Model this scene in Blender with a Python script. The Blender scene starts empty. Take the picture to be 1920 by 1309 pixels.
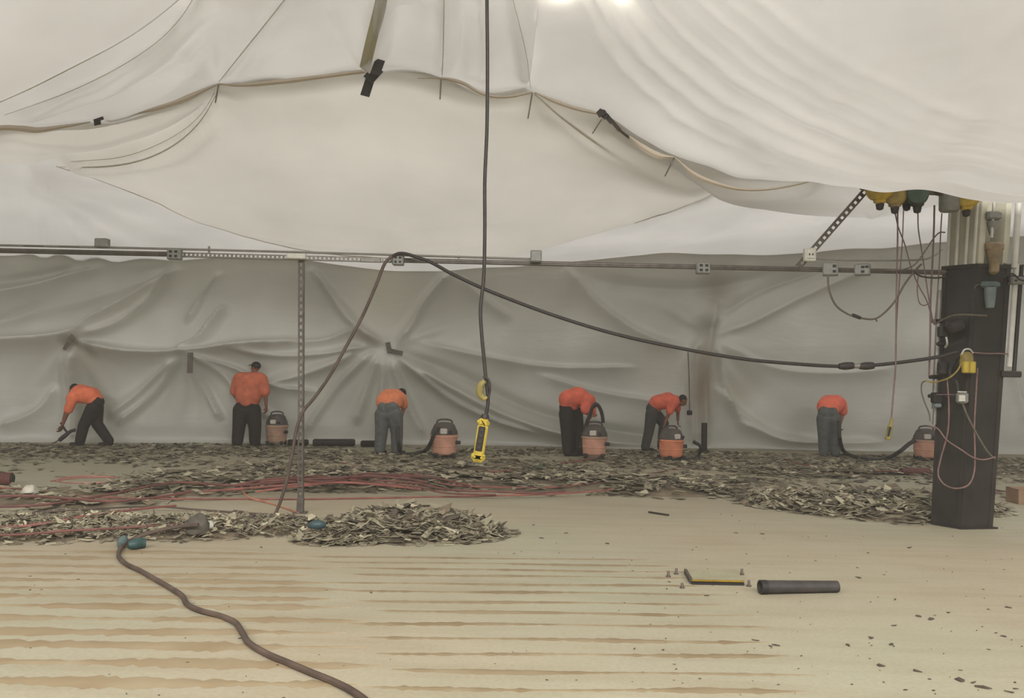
import bpy, bmesh, math, random
import numpy as np
from mathutils import Vector, Matrix, noise as mnoise

random.seed(7)
RNG = np.random.default_rng(7)
SC = bpy.context.scene
COL = SC.collection

# ------------------------------------------------------------------ camera
F, CX, CY = 1600.0, 960.0, 654.5
CAM = Vector((0, 0, 1.6))
PITCH, ROLL = math.atan(45.5 / F), math.radians(1.2)
ROT = Matrix.Rotation(math.pi / 2 + PITCH, 3, 'X') @ Matrix.Rotation(ROLL, 3, 'Z')
cd = bpy.data.cameras.new('camera')
cd.sensor_width = 36.0
cd.lens = F / 1920 * 36.0
cd.clip_end = 200
cam = bpy.data.objects.new('camera', cd)
COL.objects.link(cam)
cam.matrix_world = Matrix.Translation(CAM) @ ROT.to_4x4()
SC.camera = cam

# ------------------------------------------------------------------ world, lamps, exposure
SC.view_settings.view_transform = 'Standard'
SC.view_settings.look = 'None'
SC.view_settings.exposure = 0.29
SC.view_settings.gamma = 1.0
SC.view_settings.use_curve_mapping = False
SC.cycles.use_denoising = True
SC.cycles.max_bounces = 8
SC.cycles.diffuse_bounces = 4
SC.cycles.transmission_bounces = 4
SC.cycles.volume_bounces = 0
w = bpy.data.worlds.new('hall_light')
SC.world = w
w.use_nodes = True
bg = w.node_tree.nodes['Background']
bg.inputs[0].default_value = (1.0, 0.98, 0.93, 1)
bg.inputs[1].default_value = 0.36


def area(name, loc, sx, sy, power, rot=(0, 0, 0), col=(1.0, 0.965, 0.925)):
    l = bpy.data.lights.new(name, 'AREA')
    l.shape = 'RECTANGLE'
    l.size, l.size_y, l.energy, l.color = sx, sy, power, col
    o = bpy.data.objects.new(name, l)
    COL.objects.link(o)
    o.location, o.rotation_euler = loc, rot
    return o


# rows of strip lamps under the hall roof, above the plastic
area('roof_and_fill_lamp', (0, 6.5, 8.2), 26, 2.0, 470)
area('roof_and_fill_lamp', (0, 11.5, 8.2), 26, 2.0, 470)
area('roof_and_fill_lamp', (0, 16.0, 8.2), 26, 2.0, 760)
# unseen front fill behind the camera, added and tilted to brighten workers and wall
area('roof_and_fill_lamp', (0, -4.0, 7.0), 24, 3.0, 3000, (math.radians(56), 0, 0))
# bare hall bulbs close above the plastic
for lx, ly, lz, pw in ((0.41, 8.25, 5.42, 5.0), (0.98, 8.08, 5.28, 5.0), (2.75, 8.0, 4.45, 2.0), (-3.2, 8.0, 5.55, 4.5)):
    p = bpy.data.lights.new('hall_bulb', 'POINT')
    p.energy, p.shadow_soft_size, p.color = pw, 0.15, (1, 0.93, 0.80)
    po = bpy.data.objects.new('hall_bulb', p)
    COL.objects.link(po)
    po.location = (lx, ly, lz)


# ------------------------------------------------------------------ helpers
def ray(px, py):
    return ROT @ Vector(((px - CX) / F, -(py - CY) / F, -1.0))


def at(px, py, y):
    r = ray(px, py)
    return CAM + r * (y / r.y)


def fl(px, py, z=0.0):
    r = ray(px, py)
    return CAM + r * ((z - CAM.z) / r.z)


def lin(c):
    return tuple(((v / 255) / 12.92 if v / 255 <= 0.04045 else ((v / 255 + 0.055) / 1.055) ** 2.4) for v in c)


MATS = {}


def mat(name, rgb, rough=0.6, metal=0.0, var=0.12, scale=8.0, bump=0.0, spec=0.4, rgb2=None, detail=4.0):
    if name in MATS:
        return MATS[name]
    m = bpy.data.materials.new(name)
    m.use_nodes = True
    nt = m.node_tree
    b = nt.nodes['Principled BSDF']
    b.inputs['Roughness'].default_value = rough
    b.inputs['Metallic'].default_value = metal
    b.inputs['Specular IOR Level'].default_value = spec
    tc = nt.nodes.new('ShaderNodeTexCoord')
    n = nt.nodes.new('ShaderNodeTexNoise')
    n.inputs['Scale'].default_value = scale
    n.inputs['Detail'].default_value = detail
    nt.links.new(tc.outputs['Object'], n.inputs['Vector'])
    r = nt.nodes.new('ShaderNodeValToRGB')
    kk = 1.0 if name.split('_')[0] in ('shirt', 'vacuum', 'faded', 'bright', 'dusty', 'skin', 'jeans', 'tile') and 'cord' not in name else 0.8
    c = tuple(v * kk for v in lin(rgb))
    c2 = tuple(v * kk for v in lin(rgb2)) if rgb2 else tuple(v * (1 - var * 2) for v in c)
    c1 = c if rgb2 else tuple(min(1, v * (1 + var)) for v in c)
    r.color_ramp.elements[0].position, r.color_ramp.elements[1].position = 0.3, 0.7
    r.color_ramp.elements[0].color = (*c2, 1)
    r.color_ramp.elements[1].color = (*c1, 1)
    nt.links.new(n.outputs['Fac'], r.inputs['Fac'])
    nt.links.new(r.outputs['Color'], b.inputs['Base Color'])
    if bump:
        bp = nt.nodes.new('ShaderNodeBump')
        bp.inputs['Strength'].default_value = bump
        bp.inputs['Distance'].default_value = 0.02
        nt.links.new(n.outputs['Fac'], bp.inputs['Height'])
        nt.links.new(bp.outputs['Normal'], b.inputs['Normal'])
    MATS[name] = m
    return m


def plastic(name, rgb, trans=0.4, var=0.05):
    m = bpy.data.materials.new(name)
    m.use_nodes = True
    nt = m.node_tree
    nt.nodes.clear()
    out = nt.nodes.new('ShaderNodeOutputMaterial')
    tc = nt.nodes.new('ShaderNodeTexCoord')
    n = nt.nodes.new('ShaderNodeTexNoise')
    n.inputs['Scale'].default_value = 0.7
    n.inputs['Detail'].default_value = 6
    nt.links.new(tc.outputs['Object'], n.inputs['Vector'])
    r = nt.nodes.new('ShaderNodeValToRGB')
    c = lin(rgb)
    r.color_ramp.elements[0].position, r.color_ramp.elements[1].position = 0.3, 0.7
    r.color_ramp.elements[0].color = (*[v * (1 - var * 2) for v in c], 1)
    r.color_ramp.elements[1].color = (*[min(1, v * (1 + var)) for v in c], 1)
    nt.links.new(n.outputs['Fac'], r.inputs['Fac'])
    n2 = nt.nodes.new('ShaderNodeTexNoise')
    n2.inputs['Scale'].default_value = 3.0
    n2.inputs['Detail'].default_value = 5
    mp = nt.nodes.new('ShaderNodeMapping')
    mp.inputs['Scale'].default_value = (0.6, 1.0, 2.2)
    nt.links.new(tc.outputs['Object'], mp.inputs['Vector'])
    nt.links.new(mp.outputs['Vector'], n2.inputs['Vector'])
    bp = nt.nodes.new('ShaderNodeBump')
    bp.inputs['Strength'].default_value = 0.25
    bp.inputs['Distance'].default_value = 0.05
    nt.links.new(n2.outputs['Fac'], bp.inputs['Height'])
    d = nt.nodes.new('ShaderNodeBsdfDiffuse')
    t = nt.nodes.new('ShaderNodeBsdfTranslucent')
    g = nt.nodes.new('ShaderNodeBsdfGlossy')
    g.inputs['Roughness'].default_value = 0.42
    for s in (d, t):
        nt.links.new(r.outputs['Color'], s.inputs['Color'])
    for s in (d, t, g):
        nt.links.new(bp.outputs['Normal'], s.inputs['Normal'])
    x = nt.nodes.new('ShaderNodeMixShader')
    x.inputs[0].default_value = trans
    nt.links.new(d.outputs[0], x.inputs[1])
    nt.links.new(t.outputs[0], x.inputs[2])
    y = nt.nodes.new('ShaderNodeMixShader')
    y.inputs[0].default_value = 0.05
    nt.links.new(x.outputs[0], y.inputs[1])
    nt.links.new(g.outputs[0], y.inputs[2])
    nt.links.new(y.outputs[0], out.inputs['Surface'])
    return m


def tag(o, label=None, cat=None, group=None, kind=None):
    if label:
        o['label'] = label
    if cat:
        o['category'] = cat
    if group:
        o['group'] = group
    if kind:
        o['kind'] = kind
    return o


def wloc(o):
    v = Vector((0, 0, 0))
    while o is not None:
        v = v + Vector(o.location)
        o = o.parent
    return v


def thing(name, label, cat, loc, group=None):
    o = bpy.data.objects.new(name, None)
    COL.objects.link(o)
    o.empty_display_size = 0.1
    o.location = loc
    return tag(o, label, cat, group)


def catmull(pts, n):
    """n points along a smooth curve through pts (rows of any width), spaced by chord length"""
    p = np.array([tuple(q) for q in pts], float)
    if len(p) == 2:
        t = np.linspace(0, 1, n)[:, None]
        return p[0] * (1 - t) + p[1] * t
    k = np.concatenate([[0], np.cumsum(np.maximum(1e-6, np.linalg.norm(np.diff(p, axis=0), axis=1)))])
    m = np.zeros_like(p)
    for i in range(len(p)):
        a, b = max(0, i - 1), min(len(p) - 1, i + 1)
        m[i] = (p[b] - p[a]) / (k[b] - k[a])
    t = np.linspace(0, k[-1], n)
    i = np.clip(np.searchsorted(k, t, 'right') - 1, 0, len(p) - 2)
    h = (k[i + 1] - k[i])[:, None]
    s = ((t - k[i])[:, None]) / h
    return ((2 * s**3 - 3 * s**2 + 1) * p[i] + (s**3 - 2 * s**2 + s) * h * m[i]
            + (-2 * s**3 + 3 * s**2) * p[i + 1] + (s**3 - s**2) * h * m[i + 1])


class MB:
    """collects closed shapes; build() links them as one mesh object"""

    def __init__(self):
        self.v, self.f, self.m = [], [], []
        self.slot = 0

    def add(self, vs, fs):
        o = len(self.v)
        self.v += [tuple(q) for q in vs]
        for q in fs:
            self.f.append(tuple(i + o for i in q))
            self.m.append(self.slot)
        return self

    def box(self, c, s, rot=None, bev=0.0):
        c = Vector(c)
        hx, hy, hz = s[0] / 2, s[1] / 2, s[2] / 2
        b = min(bev, hx * .9, hy * .9, hz * .9)
        if b <= 0:
            vs = [Vector((x, y, z)) for z in (-hz, hz) for x, y in ((-hx, -hy), (hx, -hy), (hx, hy), (-hx, hy))]
            fs = [(3, 2, 1, 0), (4, 5, 6, 7), (0, 1, 5, 4), (1, 2, 6, 5), (2, 3, 7, 6), (3, 0, 4, 7)]
        else:
            vs, fs = [], []
            for zz, ins in ((-hz, b), (-hz + b, 0), (hz - b, 0), (hz, b)):
                X, Y = hx - ins, hy - ins
                vs += [Vector(q + (zz,)) for q in ((-X + b, -Y), (X - b, -Y), (X, -Y + b), (X, Y - b),
                                                   (X - b, Y), (-X + b, Y), (-X, Y - b), (-X, -Y + b))]
            fs = [tuple(range(7, -1, -1)), tuple(range(24, 32))]
            for k in range(3):
                for i in range(8):
                    j = (i + 1) % 8
                    fs.append((k * 8 + i, k * 8 + j, k * 8 + 8 + j, k * 8 + 8 + i))
        if rot is not None:
            vs = [rot @ q for q in vs]
        return self.add([q + c for q in vs], fs)

    def beam(self, a, b, wd, th, up=(0, 0, 1), bev=0.0):
        """box from a to b; wd across (side), th along up"""
        a, b = Vector(a), Vector(b)
        x = (b - a)
        L = x.length
        x.normalize()
        u = Vector(up)
        y = u.cross(x)
        if y.length < 1e-4:
            y = Vector((0, 1, 0)).cross(x)
        y.normalize()
        z = x.cross(y)
        return self.box((a + b) / 2, (L, wd, th), Matrix((x, y, z)).transposed(), bev)

    def tube(self, pts, r, seg=8, n=None, closed_caps=True):
        p = catmull(pts, n or max(len(pts), 2))
        P = [Vector(q[:3]) for q in p]
        N = len(P)
        rs = r if hasattr(r, '__len__') else [r] * N
        if len(rs) != N:
            rs = list(np.interp(np.linspace(0, 1, N), np.linspace(0, 1, len(rs)), rs))
        vs, fs = [], []
        nrm = None
        for i in range(N):
            t = (P[min(i + 1, N - 1)] - P[max(i - 1, 0)]).normalized()
            if nrm is None:
                nrm = t.cross(Vector((0, 0, 1)))
                if nrm.length < 1e-3:
                    nrm = t.cross(Vector((1, 0, 0)))
            nrm = (nrm - t * nrm.dot(t)).normalized()
            bn = t.cross(nrm)
            for k in range(seg):
                a = 2 * math.pi * k / seg
                vs.append(P[i] + (nrm * math.cos(a) + bn * math.sin(a)) * rs[i])
        for i in range(N - 1):
            for k in range(seg):
                j = (k + 1) % seg
                fs.append((i * seg + k, i * seg + j, i * seg + seg + j, i * seg + seg + k))
        if closed_caps:
            fs.append(tuple(range(seg - 1, -1, -1)))
            fs.append(tuple((N - 1) * seg + k for k in range(seg)))
        return self.add(vs, fs)

    def lathe(self, prof, c=(0, 0, 0), rot=None, seg=24):
        """prof: (radius, z) list from bottom to top"""
        vs, fs = [], []
        for rr, z in prof:
            for k in range(seg):
                a = 2 * math.pi * k / seg
                vs.append(Vector((rr * math.cos(a), rr * math.sin(a), z)))
        for i in range(len(prof) - 1):
            for k in range(seg):
                j = (k + 1) % seg
                fs.append((i * seg + k, i * seg + j, i * seg + seg + j, i * seg + seg + k))
        fs.append(tuple(range(seg - 1, -1, -1)))
        fs.append(tuple((len(prof) - 1) * seg + k for k in range(seg)))
        if rot is not None:
            vs = [rot @ q for q in vs]
        c = Vector(c)
        return self.add([q + c for q in vs], fs)

    def ball(self, c, r, axes=None, seg=14, rings=9):
        rx, ry, rz = r if hasattr(r, '__len__') else (r, r, r)
        prof = []
        vs, fs = [], []
        for i in range(rings + 1):
            th = math.pi * (i / rings)
            s, z = max(0.02, math.sin(th)), -math.cos(th)
            for k in range(seg):
                a = 2 * math.pi * k / seg
                vs.append(Vector((rx * s * math.cos(a), ry * s * math.sin(a), rz * z)))
        for i in range(rings):
            for k in range(seg):
                j = (k + 1) % seg
                fs.append((i * seg + k, i * seg + j, i * seg + seg + j, i * seg + seg + k))
        fs.append(tuple(range(seg - 1, -1, -1)))
        fs.append(tuple(rings * seg + k for k in range(seg)))
        if axes is not None:
            vs = [axes @ q for q in vs]
        c = Vector(c)
        return self.add([q + c for q in vs], fs)

    def cap(self, a, ra, b, rb, seg=12):
        """tapered capsule"""
        a, b = Vector(a), Vector(b)
        d = b - a
        L = d.length
        d = d.normalized() if L > 1e-6 else Vector((0, 0, 1))
        pts, rs = [], []
        for k in range(5):
            t = math.pi / 2 * (k / 4)
            pts.append(a - d * ra * math.cos(t))
            rs.append(max(0.002, ra * math.sin(t)))
        for k in range(5):
            t = math.pi / 2 * (k / 4)
            pts.append(b + d * rb * math.sin(t))
            rs.append(max(0.002, rb * math.cos(t)))
        o = len(self.v)
        nrm = d.cross(Vector((0, 0, 1)))
        if nrm.length < 1e-3:
            nrm = d.cross(Vector((1, 0, 0)))
        nrm.normalize()
        bn = d.cross(nrm)
        vs, fs = [], []
        for p, rr in zip(pts, rs):
            for k in range(seg):
                an = 2 * math.pi * k / seg
                vs.append(p + (nrm * math.cos(an) + bn * math.sin(an)) * rr)
        N = len(pts)
        for i in range(N - 1):
            for k in range(seg):
                j = (k + 1) % seg
                fs.append((i * seg + k, i * seg + j, i * seg + seg + j, i * seg + seg + k))
        fs.append(tuple(range(seg - 1, -1, -1)))
        fs.append(tuple((N - 1) * seg + k for k in range(seg)))
        return self.add(vs, fs)

    def prism(self, poly, h, axes=None, c=(0, 0, 0)):
        n = len(poly)
        vs = [Vector((x, y, 0)) for x, y in poly] + [Vector((x, y, h)) for x, y in poly]
        fs = [tuple(range(n - 1, -1, -1)), tuple(range(n, 2 * n))]
        for i in range(n):
            j = (i + 1) % n
            fs.append((i, j, n + j, n + i))
        if axes is not None:
            vs = [axes @ q for q in vs]
        c = Vector(c)
        return self.add([q + c for q in vs], fs)

    def build(self, name, m, parent=None, smooth=False, remesh=None, sm=0, org=None):
        base = wloc(parent) if parent is not None else Vector((0, 0, 0))
        if org is None and parent is None:
            a = np.array(self.v)
            org = Vector(((a[:, 0].min() + a[:, 0].max()) / 2, (a[:, 1].min() + a[:, 1].max()) / 2, a[:, 2].min()))
        if parent is None:
            base = Vector(org)
        me = bpy.data.meshes.new(name)
        me.from_pydata([(q[0] - base.x, q[1] - base.y, q[2] - base.z) for q in self.v], [], self.f)
        for mm in (m if isinstance(m, (list, tuple)) else [m]):
            me.materials.append(mm)
        if isinstance(m, (list, tuple)):
            me.polygons.foreach_set('material_index', self.m)
        o = bpy.data.objects.new(name, me)
        COL.objects.link(o)
        if remesh:
            md = o.modifiers.new('r', 'REMESH')
            md.mode, md.voxel_size = 'VOXEL', remesh
            if sm:
                ms = o.modifiers.new('s', 'SMOOTH')
                ms.factor, ms.iterations = 0.5, sm
            dg = bpy.context.evaluated_depsgraph_get()
            new = bpy.data.meshes.new_from_object(o.evaluated_get(dg))
            o.modifiers.clear()
            o.data = new
            new.materials.clear()
            new.materials.append(m if not isinstance(m, (list, tuple)) else m[0])
            bpy.data.meshes.remove(me)
            me = new
        if smooth or remesh:
            me.polygons.foreach_set('use_smooth', [True] * len(me.polygons))
        if smooth and not remesh:
            try:
                me.set_sharp_from_angle(angle=math.radians(42))
            except Exception:
                pass
        me.update()
        if parent is not None:
            o.parent = parent
        else:
            o.location = base
        return o


def cable(name, label, cat, pts, r, m, n=None, group=None, parent=None, seg=7):
    """pts: (px, py, depth) triples or Vectors"""
    P = [Vector(q) if isinstance(q, Vector) else at(*q) for q in pts]
    mb = MB().tube(P, r, seg, n or max(12, 8 * len(P)))
    o = mb.build(name, m, parent, smooth=True)
    if parent is None:
        tag(o, label, cat, group)
    return o


def copy_tree(o, parent=None):
    c = o.copy()
    COL.objects.link(c)
    c.parent = parent
    for ch in o.children:
        copy_tree(ch, c)
    return c

# ================================================================== STRUCTURE
# ------------------------------------------------------------------ floor
def floor_material():
    m = bpy.data.materials.new('dusty_concrete')
    m.use_nodes = True
    nt = m.node_tree
    b = nt.nodes['Principled BSDF']
    b.inputs['Roughness'].default_value = 0.62
    b.inputs['Specular IOR Level'].default_value = 0.3
    tc = nt.nodes.new('ShaderNodeTexCoord')

    def noise(scale, detail, stretch=None):
        n = nt.nodes.new('ShaderNodeTexNoise')
        n.inputs['Scale'].default_value = scale
        n.inputs['Detail'].default_value = detail
        if stretch:
            mp = nt.nodes.new('ShaderNodeMapping')
            mp.inputs['Scale'].default_value = stretch
            mp.inputs['Rotation'].default_value = (0, 0, 0.9)
            nt.links.new(tc.outputs['Object'], mp.inputs['Vector'])
            nt.links.new(mp.outputs['Vector'], n.inputs['Vector'])
        else:
            nt.links.new(tc.outputs['Object'], n.inputs['Vector'])
        return n

    def ramp(src, p0, p1, c0, c1):
        r = nt.nodes.new('ShaderNodeValToRGB')
        r.color_ramp.elements[0].position, r.color_ramp.elements[1].position = p0, p1
        r.color_ramp.elements[0].color, r.color_ramp.elements[1].color = (*c0, 1), (*c1, 1)
        nt.links.new(src, r.inputs['Fac'])
        return r

    def mix(kind, fac, a, bb):
        x = nt.nodes.new('ShaderNodeMix')
        x.data_type = 'RGBA'
        x.blend_type = kind
        if isinstance(fac, float):
            x.inputs[0].default_value = fac
        else:
            nt.links.new(fac, x.inputs[0])
        for k, s in ((6, a), (7, bb)):
            if isinstance(s, tuple):
                x.inputs[k].default_value = (*s, 1)
            else:
                nt.links.new(s, x.inputs[k])
        return x.outputs[2]

    big = noise(0.22, 3)
    col = ramp(big.outputs['Fac'], 0.35, 0.65, lin((168, 156, 134)), lin((162, 160, 139))).outputs['Color']
    mid = noise(1.3, 6)
    col = mix('MULTIPLY', 0.8, col, ramp(mid.outputs['Fac'], 0.25, 0.75, (0.88, 0.87, 0.85), (1, 1, 1)).outputs['Color'])
    scuff = noise(2.2, 8, (0.35, 2.6, 1))
    col = mix('MULTIPLY', 0.75, col, ramp(scuff.outputs['Fac'], 0.36, 0.55, (0.90, 0.88, 0.84), (1, 1, 1)).outputs['Color'])
    fine = noise(38.0, 5)
    col = mix('MULTIPLY', 0.6, col, ramp(fine.outputs['Fac'], 0.3, 0.6, (0.85, 0.84, 0.80), (1, 1, 1)).outputs['Color'])
    nt.links.new(col, b.inputs['Base Color'])
    bp = nt.nodes.new('ShaderNodeBump')
    bp.inputs['Strength'].default_value = 0.12
    bp.inputs['Distance'].default_value = 0.01
    nt.links.new(fine.outputs['Fac'], bp.inputs['Height'])
    nt.links.new(bp.outputs['Normal'], b.inputs['Normal'])
    return m


fm = MB()
fm.box((0, 10, -0.1), (44, 34, 0.2))
floor = fm.build('floor', floor_material(), org=Vector((0, 0, 0)))
tag(floor, 'dusty tan concrete slab stripped of its tiles', kind='structure')

# ridges of old tile glue left on the slab, in rows
glue = mat('old_glue', (152, 132, 100), 0.6, var=0.14, scale=2.5, rgb2=(168, 152, 122), detail=7)
glue_r = mat('old_glue_fine', (136, 116, 86), 0.6, var=0.14, scale=2.5, rgb2=(160, 145, 115), detail=7)


def glue_ridge(p0, p1, hw, m, seed, fade0, fade1):
    n = 70
    rng = np.random.default_rng(seed)
    ph = rng.uniform(0, 6.28, 6)
    L = (p1 - p0)
    ln = L.length
    vs, fs = [], []
    t = np.linspace(0, 1, n)
    s = t * ln
    wob = 0.012 * np.sin(s * 1.3 + ph[0]) + 0.008 * np.sin(s * 3.7 + ph[1])
    wd = hw * (1 + 0.35 * np.sin(s * 2.1 + ph[2]) + 0.3 * np.sin(s * 5.3 + ph[3]) + 0.25 * rng.normal(size=n))
    wd = np.clip(wd, hw * 0.25, hw * 2)
    if fade0:
        wd *= np.clip(t / 0.06, 0.05, 1)
    if fade1:
        wd *= np.clip((1 - t) / 0.10, 0.05, 1)
    for i in range(n):
        c = p0 + L * t[i] + Vector((0, wob[i], 0))
        for k, hh in ((-1, 0.0005), (-0.4, 0.004), (0.4, 0.004), (1, 0.0005)):
            vs.append((c.x, c.y + k * wd[i], hh))
    for i in range(n - 1):
        for k in range(3):
            a = i * 4 + k
            fs.append((a, a + 4, a + 5, a + 1))
    o = MB().add(vs, fs).build('glue_ridge', m, floor, smooth=True)
    return o


left_rows = [1034, 1046, 1061, 1075, 1088, 1102, 1118, 1136, 1160, 1183, 1210, 1242, 1279]
for i, py in enumerate(left_rows):
    xe = 560 + 10 * i + (i % 3) * 25
    glue_ridge(fl(-330, py - 4), fl(xe, py + 5), 0.052 if i > 3 else 0.045, glue, 100 + i, False, True)
right_rows = [1046, 1057, 1068, 1080, 1095, 1111, 1130, 1149, 1172, 1199, 1227, 1260, 1292]
for i, py in enumerate(right_rows):
    xs = 575 + 9 * i + (i % 4) * 20
    xe = 1225 + 24 * i + (i % 3) * 18
    glue_ridge(fl(xs, py - 3), fl(xe, py + 5), 0.026, glue_r, 200 + i, True, True)

# ------------------------------------------------------------------ plastic sheeting
def polydist(PX, PY, line):
    d = np.full(PX.shape, 1e9)
    side = np.zeros(PX.shape)
    tt = np.zeros(PX.shape)
    ln = catmull(line, 24)
    for i in range(len(ln) - 1):
        ax, ay = ln[i][:2]
        bx, by = ln[i + 1][:2]
        ux, uy = bx - ax, by - ay
        L2 = ux * ux + uy * uy + 1e-9
        t = np.clip(((PX - ax) * ux + (PY - ay) * uy) / L2, 0, 1)
        qx, qy = PX - ax - t * ux, PY - ay - t * uy
        dd = np.sqrt(qx * qx + qy * qy)
        m = dd < d
        d = np.where(m, dd, d)
        side = np.where(m, np.sign(ux * qy - uy * qx), side)
        tt = np.where(m, (i + t) / (len(ln) - 1), tt)
    return d, side, tt


def snoise(PX, PY, seed, wl, ang=None, spread=0.6, n=14):
    rng = np.random.default_rng(seed)
    out = np.zeros(PX.shape)
    for _ in range(n):
        a = rng.uniform(0, math.pi) if ang is None else ang + rng.normal() * spread
        k = 2 * math.pi / (wl * rng.uniform(0.6, 1.7))
        out += np.sin(k * (PX * math.cos(a) + PY * math.sin(a)) + rng.uniform(0, 6.28))
    return out / math.sqrt(n)


def sheet(name, rows, nu, nv, m, push, creases=(), fans=(), noises=(), parent=None, label=None, gain=1.25, ext=(0, 0)):
    """a sheet of plastic lofted through rows of (px, py, depth) points, wrinkled along creases and fans"""
    R = np.array([catmull(r, nu) for r in rows])
    if ext[0]:
        k = np.linspace(1, 0, 12)[:-1]
        R = np.concatenate([np.stack([r[0] - k[:, None] * np.array([ext[0], 0, 0]) for r in R]), R], 1)
    if ext[1]:
        k = np.linspace(0, 1, 12)[1:]
        R = np.concatenate([R, np.stack([r[-1] + k[:, None] * np.array([ext[1], 0, 0]) for r in R])], 1)
    nu = R.shape[1]
    G = np.zeros((nv, nu, 3))
    for i in range(nu):
        pass
    V = np.linspace(0, len(rows) - 1, nv)
    i = np.clip(V.astype(int), 0, len(rows) - 2)
    s = (V - i)[:, None, None]
    M = np.zeros_like(R)
    M[1:-1] = (R[2:] - R[:-2]) / 2
    M[0], M[-1] = R[1] - R[0], R[-1] - R[-2]
    G = ((2 * s**3 - 3 * s**2 + 1) * R[i] + (s**3 - 2 * s**2 + s) * M[i]
         + (-2 * s**3 + 3 * s**2) * R[i + 1] + (s**3 - s**2) * M[i + 1])
    PX, PY, D = G[..., 0], G[..., 1], G[..., 2]
    disp = np.zeros(PX.shape)
    for line, amp, wid in creases:
        d, side, tt = polydist(PX, PY, line)
        env = np.clip(np.minimum(tt, 1 - tt) * 8, 0.0, 1)
        # sharp on one side, soft on the other, like a pulled fold
        ww = np.where(side > 0, wid, wid * 0.42)
        disp += amp * gain * env * np.exp(-(d / ww) ** 1.5)
    for (cx, cy, angs, ln, amp, w0, gr) in fans:
        for a, k in angs:
            a = math.radians(a)
            ux, uy = math.cos(a), math.sin(a)
            t = (PX - cx) * ux + (PY - cy) * uy
            q = -(PX - cx) * uy + (PY - cy) * ux + 0.0004 * t * t * (1 if math.cos(a) * 1 > 0 else -1) * 0.5
            ww = w0 + gr * np.clip(t, 0, None)
            env = np.where(t > 0, np.exp(-(t / (ln * k)) ** 2) * np.clip(t / 45, 0, 1), 0)
            disp += amp * gain * k * env * np.exp(-(q / ww) ** 2)
    for seed, wl, amp, ang, spread in noises:
        disp += amp * snoise(PX, PY, seed, wl, ang, spread)
    px, py, y = PX.ravel(), PY.ravel(), D.ravel()
    X = (px - CX) / F
    Z = -(py - CY) / F
    Rm = np.array(ROT)
    dirs = X[:, None] * Rm[:, 0] + Z[:, None] * Rm[:, 1] - Rm[:, 2]
    P = np.array(CAM) + dirs * (y / dirs[:, 1])[:, None]
    P += np.array(push)[None, :] * disp.ravel()[:, None]
    P[:, 2] = np.maximum(P[:, 2], -0.02)
    fs = []
    for j in range(nv - 1):
        for k in range(nu - 1):
            a = j * nu + k
            fs.append((a, a + 1, a + nu + 1, a + nu))
    mb = MB()
    mb.v, mb.f, mb.m = [tuple(q) for q in P], fs, [0] * len(fs)
    o = mb.build(name, m, parent, smooth=False, org=Vector((0, 12, 0)) if parent is None else None)
    o.data.polygons.foreach_set('use_smooth', [True] * len(o.data.polygons))
    if label:
        o['label'] = label
    return o


film = plastic('milky_film', (208, 206, 202), 0.42)
film_b = plastic('milky_film_belly', (214, 211, 203), 0.38)
film_w = plastic('milky_film_wall', (212, 211, 201), 0.20)

CEIL = (0, -0.35, -1.0)
SEAM = [(-420, 330, 10.0), (-200, 275, 10.0), (0, 240, 10.0), (180, 230, 10.0), (300, 202, 10.0), (410, 157, 10.0), (550, 150, 10.0), (690, 130, 10.0),
        (830, 147, 10.0), (910, 180, 10.0), (1000, 173, 10.0), (1130, 215, 10.0), (1200, 268, 10.0), (1265, 295, 10.0)]


def shifted(row, dy, dd, dx=0):
    return [(x + dx, y + dy, d + dd) for x, y, d in row]


# the middle bay: from the seam up over the camera's head
MIDSEAM = SEAM[:-3]
MIDSEAM[-1] = (985, 170, 10.0)
mid_rows = [
    shifted(MIDSEAM, -14, 0.35),
    MIDSEAM,
    [(-420, 310, 9.6), (-200, 250, 9.5), (0, 205, 9.5), (180, 175, 9.4), (310, 140, 9.4), (425, 100, 9.4), (560, 85, 9.4), (700, 70, 9.4), (830, 80, 9.4), (915, 100, 9.4), (1000, 95, 9.4)],
    [(-420, 300, 9.2), (-200, 230, 9.0), (0, 170, 8.9), (180, 90, 8.6), (350, 20, 8.3), (480, 0, 8.1), (600, -20, 8.1), (715, -20, 8.1), (830, -20, 8.1), (930, -20, 8.1), (1012, -10, 8.2)],
    [(-420, 290, 8.8), (-200, 210, 8.6), (0, 140, 8.4), (200, 40, 7.9), (380, -80, 7.5), (540, -200, 7.0), (650, -200, 7.0), (730, -200, 7.0), (830, -200, 7.0), (940, -200, 7.0), (1030, -190, 7.0)],
    [(-420, 280, 8.5), (-200, 190, 8.2), (0, 110, 8.0), (220, -20, 7.4), (430, -220, 6.6), (560, -500, 5.2), (660, -500, 5.2), (740, -500, 5.2), (840, -500, 5.2), (950, -500, 5.2), (1040, -500, 5.2)],
]
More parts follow.
